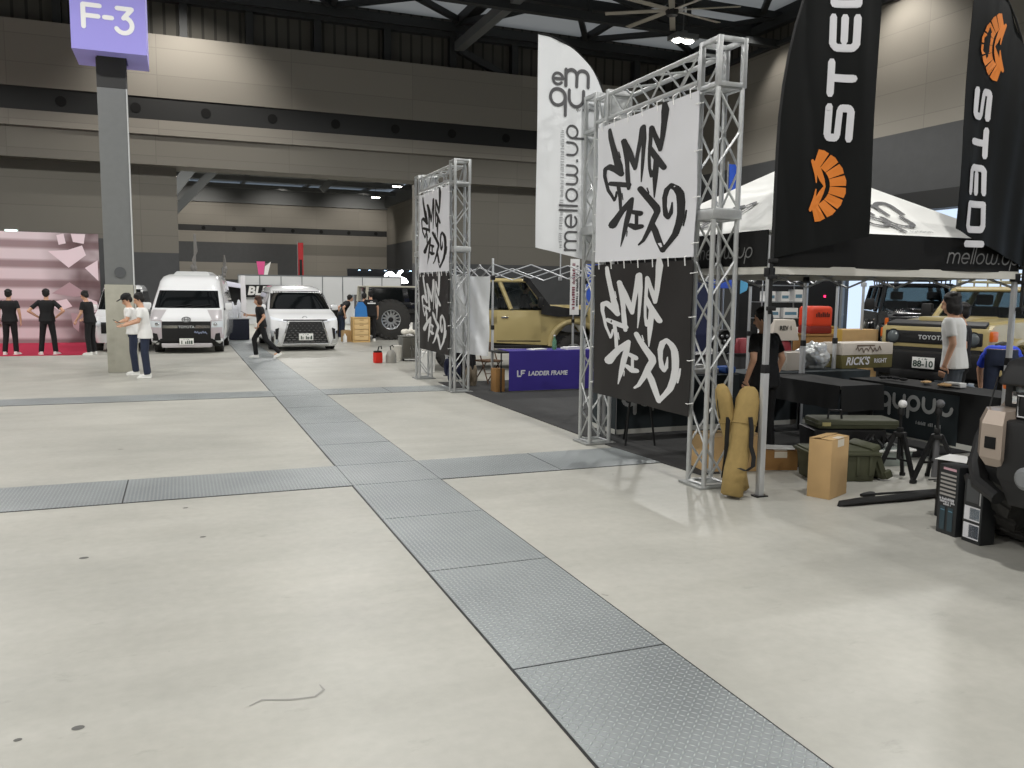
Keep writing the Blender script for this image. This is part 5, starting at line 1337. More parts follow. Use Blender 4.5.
# tables under dark cloths
M_tcloth = mat('table_cloth_black', (17,18,19), .8, var=.1, scale=6); M_tpanel = mat('table_cloth_slate', (38,46,50), .75); M_tprint = mat('table_print_grey', (176,178,178), .7)
def table(label, x0, y0, x1, y1, z=.735, name='folding_table', top=None):
    t = thing(name, label, 'table', ((x0+x1)/2,(y0+y1)/2,0)); w, d = (x1-x0)/2, (y1-y0)/2
    mb = MB(top or mat('table_top_pale',(180,176,166),.6)); mb.box((-w,-d,z-.03),(w,d,z),.006); mb.build('tabletop', t)
    for sx in (-1,1):
        for sy in (-1,1):
            mb = MB(M_blk2); mb.cyl((sx*(w-.08),sy*(d-.06),0),(sx*(w-.08),sy*(d-.06),z-.02),.014,8); mb.build('leg', t)
    return t
def cover_cloth(name, label, x0, y0, x1, y1, z, drops, m, wave=.012, hem=None):
    # drops: front(-y), right(+x), back(+y), left(-x) hanging lengths
    mb = MB(m); e = .006
    x0 -= e; y0 -= e; x1 += e; y1 += e; top = z+.006
    mb.box((x0,y0,z+.001),(x1,y1,top))
    C_ = [((x0,y0),(x1,y0),(0,-1)),((x1,y0),(x1,y1),(1,0)),((x1,y1),(x0,y1),(0,1)),((x0,y1),(x0,y0),(-1,0))]
    for (a, b, n), L in zip(C_, drops):
        if L <= 0: continue
        ln = math.hypot(b[0]-a[0], b[1]-a[1]); nn = max(8, int(ln*14))
        def f(u, v, o=0):
            s = u*ln; k = (wave*(.6+math.sin(s*11)+.5*math.sin(s*23+1)))*(v)+o
            return (a[0]+(b[0]-a[0])*u+n[0]*(k+.002), a[1]+(b[1]-a[1])*u+n[1]*(k+.002), top-L*v)
        mb.grid(lambda u, v: f(u,v), nn, 6); mb.grid(lambda u, v: f(u,v,.005), nn, 6)
        mb.grid(lambda u, v: f(u,1,.005*v), nn, 1)
    if hem:
        mb.use(hem)
        for (a, b, n), L in zip(C_, drops):
            if L < .5: continue
            mb.prism([(0,0),(1,0),(1,1),(0,1)],0,.001,'z',Matrix(((b[0]-a[0],n[0]*.004,0,a[0]+n[0]*.014),(b[1]-a[1],n[1]*.004,0,a[1]+n[1]*.014),(0,0,60,top-L),(0,0,0,1))))
    o = mb.build(name, None, 60); return tag(o, label, 'tablecloth')
def deco_text(parent, fn, m, items):
    mb = MB(m)
    for it in items: it(mb, fn)
    mb.build('lettering', parent, smooth=0)
M_hem = mat('hem_pale', (190,190,184), .7)
table('folding table under the slate printed cloth behind the black banner', 4.98,9.02,6.78,9.62)
o = cover_cloth('tablecloth', 'slate cloth with a grey round-letter print, seen under the black banner', 4.98,9.02,6.78,9.62,.735,(.70,.70,0,.70), M_tpanel, .004, M_hem)
deco_text(o, plane((5.06,9.006,.40),(1,0,0),(0,0,1)), M_tprint, [lambda mb, fn: rounded(mb,'qu',fn,.17,.16,gap=.4), lambda mb, fn: smallprint(mb,lambda a,b: fn(a+.58,b-.06),.36,.045,9)])
table('folding table in line with the slate printed one, under goods and cartons', 6.88,9.02,9.0,9.62)
o = cover_cloth('tablecloth', 'dark slate cloth on the table that carries the olive-fronted carton', 6.88,9.02,9.0,9.62,.735,(.70,.2,0,.2), M_tpanel, .004, M_hem)
table('folding table under the short black drape beside the olive boxes', 7.05,7.48,7.68,8.85)
cover_cloth('tablecloth', 'plain black drape hanging short over the table behind the tall upright carton', 7.05,7.48,7.68,8.85,.74,(.30,.2,.2,.28), M_tcloth, .02)
table('folding table under the dark cloth with a grey letter print, behind the tripods', 7.93,5.6,8.55,8.25)
o = cover_cloth('tablecloth', 'dark cloth printed with big grey round letters behind the tripods', 7.93,5.6,8.55,8.25,.735,(.65,.0,.3,.62), M_tcloth, .005, M_hem)
mb = MB(M_tpanel); mb.box((7.905,6.62,.14),(7.918,7.86,.70)); mb.build('print_panel', o)
deco_text(o, plane((7.898,7.72,.47),(0,-1,0),(0,0,1)), M_tprint, [lambda mb, fn: rounded(mb,'qupu',fn,.15,.15,gap=.42), lambda mb, fn: mb.stroke([(a*.15+.87,b*.15,.022) for a,b in arc(.5,.5,.5,150,360,12)],fn), lambda mb, fn: smallprint(mb,lambda a,b: fn(a+.72,b-.14),.34,.04,8)])
t = thing('easel', 'black folding easel with splayed legs below the large black banner', 'easel', (4.95,8.45,0))
for a, b in (((-.06,0,1.1),(-.17,-.02,0)),((.06,0,1.1),(.17,-.12,0)),((0,.03,1.1),(.02,.36,0))):
    mb = MB(M_black); mb.tube([a, b], .013, 8); mb.build('leg', t)
mb = MB(M_black); mb.box((-.18,-.03,.82),(.18,-.005,.85),.004); mb.build('ledge', t); mb = MB(M_black); mb.box((-.08,-.02,1.06),(.08,.05,1.12),.01); mb.build('head', t)
# olive storage boxes
def olive_box(label, loc, rz, w, d, h, lid=True):
    t = thing('storage_box', label, 'box', loc, rz, 'olive storage boxes'); mb = MB(M_olive)
    mb.hexa([(-w*.45,-d*.45,0),(w*.45,-d*.45,0),(w*.45,d*.45,0),(-w*.45,d*.45,0)],[(-w/2,-d/2,h),(w/2,-d/2,h),(w/2,d/2,h),(-w/2,d/2,h)],.02)
    for k in range(5): mb.box((-w*.4+k*w*.19,-d*.5-.006,h*.2),(-w*.4+k*w*.19+.03,-d*.44,h*.85),.004)
    mb.box((-w/2-.02,-d/2-.02,h-.05),(w/2+.02,d/2+.02,h-.02),.008); mb.build('body', t)
    if lid:
        mb = MB(M_olive); mb.box((-w/2-.02,-d/2-.02,h),(w/2+.02,d/2+.02,h+.05),.02); mb.box((-w/2+.05,-d/2+.05,h+.03),(w/2-.05,d/2-.05,h+.075),.015)
        for s in (-1,1): mb.box((s*(w/2-.02)-.05,-d*.2,h+.02),(s*(w/2-.02)+.05,d*.2,h+.085),.012)
        mb.build('lid', t)
        for s in (-.25,.25):
            mb = MB(M_blk2); mb.box((s*w-.03,-d/2-.03,h-.03),(s*w+.03,-d/2-.015,h+.04),.004); mb.build('latch', t)
    return t
olive_box('open olive storage box directly behind the tall upright carton', (5.95,6.32,0), R(-18), .66, .40, .31, lid=False)
t = thing('box_cover', 'olive box lid leaning on edge at the right of the open olive box', 'lid', (6.34,6.22,.02), R(-8))
mb = MB(M_olive); q = Matrix.Rotation(R(-24),4,'Y')
mb.box((-.03,-.19,0),(.03,.19,.33),.02,q); mb.box((-.05,-.16,.03),(-.02,.16,.29),.012,q); mb.build('panel', t)
mb = MB(M_olive); mb.box((-.01,-.21,.0),(.07,-.16,.08),.015,q); mb.box((-.01,.16,.0),(.07,.21,.08),.015,q); mb.box((-.05,-.2,.30),(.05,.2,.36),.02,q); mb.build('rim', t)
t = thing('storage_box', 'black crate that carries the long olive case beneath the dark table', 'box', (6.62,6.98,0), R(-20))
mb = MB(M_blk2); mb.hexa([(-.36,-.2,0),(.36,-.2,0),(.36,.2,0),(-.36,.2,0)],[(-.39,-.23,.37),(.39,-.23,.37),(.39,.23,.37),(-.39,.23,.37)],.02); mb.build('body', t)
for s in (-1,1):
    mb = MB(M_blk2); mb.box((s*.22-.05,-.25,.22),(s*.22+.05,-.21,.27),.01); mb.build('handle', t)
t = thing('olive_case', 'long flat olive case with a carry handle on the black crate', 'case', (6.72,6.95,.375), R(-20))
mb = MB(M_olive); mb.box((-.44,-.20,0),(.44,.20,.10),.03); mb.box((-.45,-.21,.045),(.45,.21,.06),.004); mb.build('body', t)
mb = MB(M_blk2); mb.tube([(-.30,-.10,.10),(-.29,-.10,.19),(-.16,-.10,.19),(-.15,-.10,.10)],.013,8); mb.build('handle', t)
mb = MB(mat('case_label',(170,160,110),.6)); mb.box((-.40,-.216,.035),(-.31,-.208,.075)); mb.build('badge', t)
# clear tray with netting
t = thing('clear_tub', 'shallow clear plastic tub with black netting spilling over, left of the tripods', 'tub', (6.90,6.72,0), R(-10))
mb = MB(mat('tub_clear',(196,206,200),.25,trans=.5)); mb.hexa([(-.25,-.16,0),(.25,-.16,0),(.25,.16,0),(-.25,.16,0)],[(-.28,-.19,.17),(.28,-.19,.17),(.28,.19,.17),(-.28,.19,.17)],.015); mb.build('body', t)
mb = MB(M_white); mb.tube([(-.29,-.20,.175),(.29,-.20,.175),(.29,.20,.175),(-.29,.20,.175)],.014,6,False,None,True); mb.build('rim', t)
mb = MB(mat('tub_green',(84,120,104),.5)); mb.box((-.22,-.165,.02),(.0,.1,.12),.02); mb.box((.03,-.165,.02),(.22,.1,.10),.02); mb.build('contents', t)
t = thing('cargo_net', 'heap of black netting with pale hooks lying on the clear tub', 'net', (6.84,6.80,.18), 0)
rr = random.Random(3); mb = MB(M_black)
for k in range(26):
    a, b = rr.uniform(-.30,.30), rr.uniform(-.18,.18); c, d = a+rr.uniform(-.2,.2), b+rr.uniform(-.14,.14)
    mb.tube([(a,b,.01+rr.uniform(0,.05)),((a+c)/2,(b+d)/2,rr.uniform(.06,.17)),(c,d,.01+rr.uniform(0,.05))],.012,6)
mb.build('netting', t)
for k in range(9):
    mb = MB(M_rimsil); a, b = rr.uniform(-.26,.26), rr.uniform(-.18,.12); mb.tube([(a,b,.10),(a+.012,b,.125),(a+.03,b,.12),(a+.03,b,.10)],.005,5); mb.build('hook', t)
# lighting tripods
def light_tripod(label, loc, rz, h, centre, spread, lamp_on):
    t = thing('lamp_tripod', label, 'tripod', loc, rz)
    mb = MB(M_black); mb.cyl((0,0,.40),(0,0,h-.02),.013,8); mb.box((-.025,-.025,h*.62),(.025,.025,h*.62+.05),.008); mb.build('column', t)
    mb = MB(mat('tripod_grey',(96,96,98),.5) if centre else M_black); mb.cyl((0,0,.05 if centre else .2),(0,0,.44),.030 if centre else .018,12); mb.build('sleeve', t)
    for k in range(3):
        a = R(120*k+20); dx, dy = math.cos(a), math.sin(a)
        mb = MB(M_black); mb.box((-.016,-.016,0),(.016,.016,1),.0,Matrix.Translation((0,0,0))) if False else bar(mb, (dx*.04,dy*.04,.46), (dx*spread,dy*spread,.015), .032, .036)
        l = mb.build('leg', t)
        mb = MB(M_black); mb.box((dx*spread-.022,dy*spread-.022,0),(dx*spread+.022,dy*spread+.022,.035),.008); mb.build('foot', l)
        mb = MB(M_black); bar(mb, (dx*.02,dy*.02,.20), (dx*spread*.55,dy*spread*.55,.20), .014, .02); mb.build('brace', t)
    mb = MB(M_black); mb.box((-.05,-.05,.42),(.05,.05,.47),.012); mb.build('crown', t)
    mb = MB(M_black); mb.lathe([(.0,-.02),(.03,-.02),(.034,.03),(.02,.06),(.0,.06)],14,Matrix.Translation((0,0,h-.09))); 
    mb.build('mount', t)
    mb = MB(mat('lamp_head_pale',(214,214,214),.35) if lamp_on else mat('lamp_head_grey',(92,92,94),.5)); mb.ell((0,-.01,h+.0),(.045,.040,.042),16); mb.build('lamp_head', t)
    return t
light_tripod('lighting tripod with a pale lamp head, left of the two', (6.50,6.08,0), R(10), .745, False, .20, True)
light_tripod('lighting tripod with a grey middle tube and round grey head, right of the two', (6.74,5.86,0), R(35), .765, True, .26, False)
mb = MB(M_black)
for k in range(4): 
    y = 5.75+.06*k; mb.tube([(6.75,y,.006),(7.0,y+.08*math.sin(k*2),.008),(7.25,y+.05,.006),(7.4,y-.1+.05*k,.007)],.006,5)
one('cable', mb, 'thin black cables on the floor right of the tripods', 'cable')
# long bag and stick on the floor
mb = MB(M_web); b = Vector((5.16,5.43,.0)); e = Vector((6.42,5.40,.0)); d = e-b
pr = [(0,.012,.004),(.04,.05,.022),(.2,.062,.028),(.4,.058,.026),(.6,.066,.032),(.8,.07,.034),(.95,.06,.03),(1,.03,.015)]
vs = []; fs = []; n = 12
for f_, w, h in pr:
    for k in range(n):
        a = 2*PI*k/n; p = b+d*f_; vs.append((p.x, p.y+w*math.cos(a)+.01*math.sin(f_*9), max(.002, h+h*math.sin(a)+.004*math.sin(f_*17+k))))
for i in range(len(pr)-1):
    for k in range(n): fs.append((i*n+k,i*n+(k+1)%n,(i+1)*n+(k+1)%n,(i+1)*n+k))
fs += [tuple(range(n)), tuple((len(pr)-1)*n+k for k in range(n))]
mb.add(vs, fs); one('pole_bag', mb, 'long thin black bag lying flat on the pale floor', 'bag', smooth=60)
t = thing('handle_pole', 'thin black rod with a thick grip lying behind the long black bag', 'rod', (5.66,5.58,.03), R(-3))
mb = MB(M_black); mb.cyl((.0,0,0),(.95,0,-.012),.011,8); mb.build('rod', t)
mb = MB(M_blk2); mb.lathe([(.0,-.06),(.024,-.06),(.028,-.02),(.022,.05),(.014,.08),(.0,.08)],14,Matrix.Rotation(R(-90),4,'Y') @ Matrix.Translation((0,0,.02))); mb.build('grip', t)
# retail boxes by the big tyre
def retail_box(label, loc, rz, w, d, h, style):
    t = thing('retail_box', label, 'box', loc, rz, None)
    mb = MB(mat('retail_black',(34,36,38),.4)); mb.box((-w/2,-d/2,0),(w/2,d/2,h),.004); mb.build('body', t)
    mb = MB(M_fw); fn = plane((-w/2-.003,0,0),(0,-1,0),(0,0,1))
    def rect(y0,z0,y1,z1,m): mb.use(m); mb.quad(fn(y0,z0),fn(y1,z0),fn(y1,z1),fn(y0,z1))
    if style == 0:
        for k in range(6): rect(-d*.40,h*(.56+.058*k),d*.40,h*(.56+.058*k)+h*.030,mat('print_silver',(150,146,142),.5))
        rect(-d*.28,h*.93,d*.38,h*.965,mat('print_pink',(190,150,160),.5))
        mb.use(M_fw); smallprint(mb,lambda a,b: fn(a,h*.51+b),d*.78,.020,3); smallprint(mb,lambda a,b: fn(a,h*.47+b),d*.78,.016,4); smallprint(mb,lambda a,b: fn(a,h*.435+b),d*.36,.014,5)
        for k in (-1,1): rect(k*d*.2-d*.13,h*.06,k*d*.2+d*.13,h*.40,mat('print_teal',(44,62,70),.5)); rect(k*d*.2-d*.10,h*.34,k*d*.2+d*.10,h*.355,mat('print_blue',(90,130,150),.5))
    else:
        rect(-d*.36,h*.60,d*.30,h*.93,mat('print_grey_dark',(70,72,74),.5)); rect(d*.34,h*.58,d*.42,h*.9,mat('print_pale2',(150,150,150),.5))
        rect(-d*.42,h*.33,d*.42,h*.54,M_fw); rect(-d*.12,h*.35,d*.40,h*.52,mat('print_steel',(120,132,142),.5)); rect(-d*.42,h*.06,d*.42,h*.29,M_fw); rect(-d*.12,h*.08,d*.40,h*.27,mat('print_navy',(60,70,84),.5))
        for k in range(3): rect(-d*.05+k*d*.14,h*.10,-d*.0+k*d*.14,h*.25,mat('print_steel',(120,132,142),.5))
    mb.build('front_print', t, smooth=0)
    return t
retail_box('tall black retail box with striped front print, left of the pair before the big tyre', (5.41,4.50,0), R(-6), .15, .19, .53, 0)
retail_box('black retail box with two pale pictures, right of the pair before the big tyre', (5.39,4.275,0), R(-6), .13, .17, .50, 1)
mb = MB(M_black); mb.box((-.19,-.19,0),(.19,.19,.49),.01); one('equipment_case', mb, 'black case behind the two retail boxes, papers on top', 'case', loc=(5.86,4.72,0), rz=R(-10))
mb = MB(M_white); mb.box((-.15,-.16,0),(.15,.16,.003)); o = one('leaflet', mb, 'larger white leaflet lying on the black case by the big tyre', 'leaflet', loc=(5.80,4.78,.492), rz=R(20))
mb = MB(M_white); mb.box((-.05,-.10,0),(.07,.10,.003)); mb.use(mat('print_violet',(150,110,170),.5)).box((-.05,-.10,.0032),(.07,-.05,.0038)); one('leaflet', mb, 'smaller white leaflet with a violet strip beside the larger one', 'leaflet', loc=(5.95,4.56,.492), rz=R(26))
# goods on the dark tables
def heap(name, label, cat, loc, m, n, sx, sy, sz, seed):
    rr = random.Random(seed); mb = MB()
    for k in range(n): mb.ell((rr.uniform(-sx,sx),rr.uniform(-sy,sy),sz*.4+rr.uniform(0,sz*.4)),(rr.uniform(.04,.08),rr.uniform(.03,.06),sz*.5),10)
    o = fuse(mb, name, None, m, .012, 3); o.location = loc; return tag(o, label, cat)
heap('leather_goods', 'tan leather goods lying on the printed dark table before the number plate', 'leather goods', (8.15,7.22,.752), mat('tan_leather',(196,160,112),.7,var=.1), 7, .10, .20, .035, 5)
heap('dark_gloves', 'black gloves in a heap on the dark table left of the tan leather goods', 'gloves', (8.12,7.75,.752), M_tee_b, 6, .10, .20, .04, 6)
mb = MB(M_white); mb.box((-.06,-.1,0),(.06,.1,.05),.006); mb.use(M_grey).box((-.061,-.08,.015),(-.0605,.08,.03)); one('small_box', mb, 'small white box at the edge of the dark table beside the man in white', 'box', loc=(8.28,7.0,.752), rz=R(8))
t = thing('display_box', 'long pale-topped carton with an olive lettered band on the rear table', 'box', (9.18,9.45,.745), R(2))
mb = MB(mat('olive_card',(92,86,50),.75)); mb.box((-.48,-.2,0),(.48,.2,.19),.006); mb.build('lower', t)
mb = MB(mat('white_card',(196,188,178),.75)); mb.box((-.48,-.2,.192),(.48,.2,.36),.006); mb.build('upper', t)
mb = MB(M_fw); fn = plane((0,-.206,.10),(1,0,0),(0,0,1)); write(mb, "RICK'S", lambda a,b: fn(a-.20,b), .155, .004, shear=.2); write(mb, 'RIGHT', lambda a,b: fn(a+.24,b), .085, .002)
mb.use(mat('print_brown',(110,96,84),.7)); mb.stroke([(-.24+.03*k,.17+.035*math.sin(k*2.2)+.012*math.sin(k*.9),.008) for k in range(17)], fn, n=6); mb.box((-.22,-.2045,.315),(.12,-.2035,.335)); mb.build('lettering', t, smooth=0)
carton('carton', 'open-topped white carton on the rear table right of the person in black', (7.84,9.35,.745), R(4), .28, .26, .24, mat('white_card',(196,188,178),.75), tape=False)
from mathutils import noise as _nz
mb = MB(mat('foil_silver',(206,208,208),.28,metal=.4,bump=.5,scale=10)); b_ = bmesh.new(); bmesh.ops.create_icosphere(b_, subdivisions=5, radius=1)
for v in b_.verts:
    p = v.co.copy(); r_ = 1+.28*_nz.noise(p*1.7)+.16*abs(_nz.noise(p*4.1+Vector((3,1,2))))-.10*abs(_nz.noise(p*8.3))
    v.co = Vector((p.x*.29*r_, p.y*.13*r_, max(0,.17+p.z*.19*r_)))
mb.bm(b_); o = mb.build('foil_bag', None, 50); o.location = (8.34,9.42,.745); tag(o, 'crumpled silver foil bag on the rear table left of the olive-banded carton', 'bag')
mb = MB(M_white); mb.box((-.28,-.2,0),(.30,.2,.07),.02); mb.box((-.2,-.15,.07),(.1,.12,.12),.015); one('parts_tray', mb, 'white tray of parts on the slate-covered table seen through the lattice tower', 'tray', loc=(6.25,9.32,.745), rz=R(5))
mb = MB(mat('cloth_blue',(36,74,140),.8)); mb.box((-.10,-.1,0),(.10,.1,.09),.03); one('blue_pouch', mb, 'blue pouch on the table behind the lattice tower, near the bare arm', 'pouch', loc=(6.70,9.2,.745), rz=R(12))
mb = MB(M_white); mb.box((-.12,-.09,0),(.12,.09,.13),.012); one('small_box', mb, 'white box on the slate-covered table left of the bare arm', 'box', loc=(5.9,9.42,.745), rz=R(-8)) if False else None
# booth behind: shelf, drums, boxes, cooler on a long dark counter
t = thing('counter', 'long dark counter carrying wheels and boxes in the booth behind the tent', 'counter', (9.2,12.2,0))
mb = MB(M_blk2); mb.box((-1.3,-.3,.72),(2.3,.3,.76),.006); mb.build('worktop', t); mb = MB(mat('counter_front',(58,58,60),.7)); mb.box((-1.28,-.28,0),(2.28,.28,.72)); mb.build('base', t)
def disc_wheel(label, loc):
    t = thing('alloy_wheel', label, 'wheel', loc); q = Matrix.Rotation(R(90),4,'X') @ Matrix.Rotation(R(0),4,'Z')
    mb = MB(M_black); mb.lathe([(.13,-.09),(.2,-.09),(.21,.08),(.19,.10),(.16,.06),(.0,.03)],28,q); mb.build('rim', t)
    for k in range(6):
        a = 2*PI*k/6; mb = MB(M_rimsil); mb.ell((.10*math.cos(a),-.055,.10*math.sin(a)),(.03,.02,.03),10); mb.build('hole', t)
    mb = MB(M_rimsil); mb.ell((0,-.05,0),(.03,.03,.03),10); mb.build('hub_cap', t); return t
disc_wheel('black alloy wheel with six bright holes on the counter behind the lattice tower', (8.66,12.0,.975))
mb = MB(mat('white_card',(196,188,178),.75)); mb.hexa([(-.30,-.2,0),(.30,-.2,0),(.30,.2,0),(-.30,.2,0)],[(-.22,-.16,.37),(.22,-.16,.37),(.22,.16,.37),(-.22,.16,.37)],.02); mb.use(M_ink); write(mb, 'REV 1', plane((0,-.192,.22),(1,0,.0),(0,.12,1)), .11, .003)
one('white_crate', mb, 'white sloping-sided crate with dark lettering on the far counter', 'crate', loc=(9.92,12.1,.97))
mb = MB(mat('crimson_vinyl',(130,36,46),.5)); mb.lathe([(.0,.26),(.12,.25),(.22,.17),(.26,.0),(.0,.0)],20,Matrix.Scale(.62,4,(0,1,0))); one('crimson_bag', mb, 'crimson domed bag on the counter below the white crate', 'bag', loc=(9.9,12.05,.76)) 
mb = MB(mat('crimson_vinyl',(130,36,46),.5)); mb.lathe([(.0,.26),(.12,.25),(.2,.17),(.24,.0),(.0,.0)],20,Matrix.Scale(.62,4,(0,1,0))); one('crimson_bag', mb, 'crimson domed bag left of the tent pole on the far counter', 'bag', loc=(9.15,12.1,.76))
mb = MB(mat('white_card',(196,188,178),.75)); mb.box((-.22,-.15,0),(.22,.15,.42),.02); mb.box((-.16,-.16,.1),(.1,-.15,.3)); one('white_crate', mb, 'plain white box on the far counter right of the black alloy wheel', 'crate', loc=(9.45,12.25,.76)) if False else None
t = thing('cool_box', 'orange-red rounded cool box on a brown stand under the tent edge', 'cool box', (10.77,12.15,1.08)); t.scale = (.82,.9,.96)
mb = MB(mat('cooler_red',(206,64,36),.45)); mb.box((-.31,-.2,.12),(.31,.2,.52),.09,None,4); mb.build('body', t); mb = MB(mat('cooler_dark',(120,34,26),.5)); mb.box((-.30,-.19,0),(.30,.19,.15),.03); mb.build('base', t)
mb = MB(M_trim); smallprint(mb, plane((0,-.206,.36),(1,0,0),(0,0,1)), .36, .09, 12); mb.build('lettering', t, smooth=0)
mb = MB(mat('handle_pale',(200,190,170),.5)); mb.box((.29,-.12,.40),(.35,.12,.46),.015); mb.build('handle', t)
mb = MB(M_kraftd); mb.box((-.3,-.2,0),(.3,.2,.315),.01); mb.box((-.32,-.22,.28),(.32,.22,.318),.006); one('stand', mb, 'brown box stand carrying the orange-red cool box', 'stand', loc=(10.75,12.15,.76)) 
mb = MB(mat('tan_fuel_can',(186,150,70),.6)); mb.box((-.14,-.1,0),(.14,.1,.40),.03); mb.box((-.06,-.08,.40),(.04,.08,.45),.015); one('fuel_can', mb, 'tan jerrycan right of the orange-red cool box', 'jerrycan', loc=(11.2,12.15,.76))
t = thing('shelf_rack', 'chrome wire rack of white goods in the booth behind the tent', 'rack', (11.1,13.6,0))
for z in (.5,.95,1.3,1.62,1.95):
    mb = MB(M_rimsil); mb.box((-.55,-.2,z),(.55,.2,z+.015)); mb.build('shelf', t)
for x in (-.55,.55):
    for y in (-.2,.2):
        mb = MB(M_rimsil); mb.cyl((x,y,0),(x,y,2.1),.014,8); mb.build('post', t)
for i,(x,z,w,h,m) in enumerate([(-.3,1.64,.22,.2,M_white),(.05,1.64,.2,.2,M_white),(.38,1.64,.2,.24,M_white),(-.25,1.315,.36,.2,M_white),(.2,1.315,.36,.2,M_white),(.02,.97,.9,.16,M_white)]):
    mb = MB(m); mb.box((-w/2,-.1,0),(w/2,.1,h),.008); mb.use(mat('print_blue',(90,130,150),.5)).box((-w*.4,-.1012,h*.3),(w*.4,-.1005,h*.6)); one('white_carton', mb, ['white carton at the left of the top rack shelf','white carton in the middle of the top rack shelf','white carton at the right of the top rack shelf','white carton at the left of the middle rack shelf','white carton at the right of the middle rack shelf','long white box on the lower rack shelf'][i], 'carton', 'white goods on the rack', loc=(11.1+x,13.55,z))
mb = MB(mat('red_bar',(176,40,46),.5)); mb.box((-.42,-.05,0),(.42,.05,.07),.02); one('red_bar_box', mb, 'slim red box under the rack cartons', 'box', loc=(10.95,13.32,.97)) if False else None
mb = MB(mat('booth_black',(14,15,17),.7)); mb.box((-1.9,-.05,0),(.75,.05,2.35),.01); mb.use(mat('led_red',(255,40,90),.3,emit=(255,40,90),estr=4)).box((.40,-.056,1.72),(.45,-.05,1.77)); mb.use(mat('print_grey',(88,88,90),.7)).box((.2,-.055,1.38),(.5,-.05,1.41)); one('booth_backdrop', mb, 'black booth back panel with a small red light, left of the bright glazing', 'panel', loc=(13.15,15.1,0), smooth=0)
mb = MB(mat('booth_navy',(34,40,70),.7)); mb.box((-.75,-.04,0),(1.5,.04,2.2),.01); one('booth_backdrop', mb, 'dark navy booth panel behind the lattice tower', 'panel', loc=(9.2,15.3,0), smooth=0)
mb = MB(M_kraft); mb.box((-.5,-.25,0),(.5,.25,1.1),.01); mb.box((-.48,-.255,.72),(.48,-.25,.74)); one('carton_stack', mb, 'brown carton wall below the bright glazing, left of the black off-roader', 'carton', loc=(12.5,13.1,0))
t = thing('canopy_tent', 'blue booth canopy seen through the lattice tower', 'tent', (11.2,16.6,0)); mb = MB(mat('canopy_blue',(40,74,170),.7)); mb.hexa([(-.7,-.6,1.9),(.7,-.6,1.9),(.7,.6,1.9),(-.7,.6,1.9)],[(-.62,-.5,2.2),(.62,-.5,2.2),(.62,.5,2.2),(-.62,.5,2.2)],.02); mb.build('roof', t)
for sx in (-.66,.66):
    for sy in (-.56,.56):
        mb = MB(M_tentleg); mb.cyl((sx,sy,0),(sx,sy,1.95),.02,8); mb.build('leg', t)
t = thing('banner_stand', 'tall blue banner stand behind the left leg of the large lattice frame', 'banner stand', (10.05,19.6,0)); mb = MB(mat('banner_blue',(44,80,176),.65)); mb.box((-.27,-.012,.9),(.27,.012,2.5),.004); mb.build('panel', t); mb = MB(M_rimsil); mb.cyl((0,.03,0),(0,.03,2.5),.012,8); mb.build('pole', t); mb = MB(M_rimsil); mb.box((-.3,-.12,0),(.3,.12,.03),.01); mb.build('base', t)
t = thing('feather_flag', 'small light-blue teardrop flag behind the lattice tower', 'flag', (10.62,14.2,0)); mb = MB(mat('flag_light_blue',(96,176,220),.6)); mb.prism([(0,1.78),(.16,1.85),(.24,2.05),(.16,2.22),(.0,2.26)],-.004,.004,'y'); mb.build('sail', t); mb = MB(M_black); mb.tube([(-.01,0,0),(-.01,0,2.0),(0,0,2.27)],.01,6); mb.build('pole', t)
# purple table and what surrounds it
table('folding table under the purple cloth, its bare left end showing', 5.12,13.55,7.12,14.1, top=M_blk2)
M_pcl = mat('cloth_purple', (52,40,128), .75, var=.03, scale=4)
o = cover_cloth('tablecloth', 'purple cloth with a white emblem and lettering draped over the table', 5.32,13.54,7.14,14.11,.737,(.70,.70,0,0), M_pcl, .004)
mb = MB(M_fw); fn = plane((6.06,13.522,.34),(1,0,0),(0,0,1)); write(mb, 'LADDER FRAME', fn, .108, .004, shear=.12)
g = lambda a, b: fn(a*.8-.51, b*.8)
for st in ([(-.09,.07),(-.09,-.05),(-.02,-.05)],[(.08,.07),(.0,.07),(.0,-.02)],[(.0,.015),(.06,.015)]): mb.stroke([(a,b,.016) for a,b in st], g, n=6)
mb.box((6.985,13.520,.12),(6.995,13.524,.42)); mb.build('lettering', o, smooth=0)
table('second folding table under the purple cloth behind the lattice leg', 7.2,13.6,8.6,14.15)
o2 = cover_cloth('tablecloth', 'purple cloth with upright white letters on the table behind the lattice leg', 7.2,13.59,8.6,14.16,.737,(.70,.70,0,.70), M_pcl, .004)
mb = MB(M_fw); write(mb, 'LADDER', plane((7.55,13.572,.38),(.3,0,1),(-1,0,.3)), .16, .004); mb.build('lettering', o2, smooth=0)
mb = MB(mat('bottle_green',(120,170,140),.15,trans=.6)); mb.lathe([(.0,0),(.038,0),(.04,.02),(.04,.15),(.016,.20),(.016,.24)],16); mb.use(M_white).lathe([(.018,.24),(.018,.265),(.0,.265)],12); one('bottle', mb, 'green-tinted drink bottle standing on the purple table', 'bottle', loc=(6.28,13.75,.745))
for i,(x,y,r,lb) in enumerate([(6.62,13.78,8,'pile of white leaflets in the middle of the purple table'),(7.0,13.85,-6,'thin white leaflets at the right end of the purple table'),(5.95,13.8,14,'white leaflets at the left part of the purple table')]):
    mb = MB(M_white); mb.box((-.15,-.1,0),(.15,.1,(.035,.012,.012)[i])); mb.box((-.12,-.11,(.035,.012,.012)[i]),(.17,.08,(.045,.016,.016)[i])); one('leaflet_pile', mb, lb, 'leaflets', 'leaflets on the purple table', loc=(x,y,.745), rz=R(r))
mb = MB(M_kraftd); mb.box((-.09,-.12,0),(.09,.12,.42),.006); one('carton', mb, 'brown carton under the bare left end of the purple table', 'box', loc=(5.22,13.83,0))
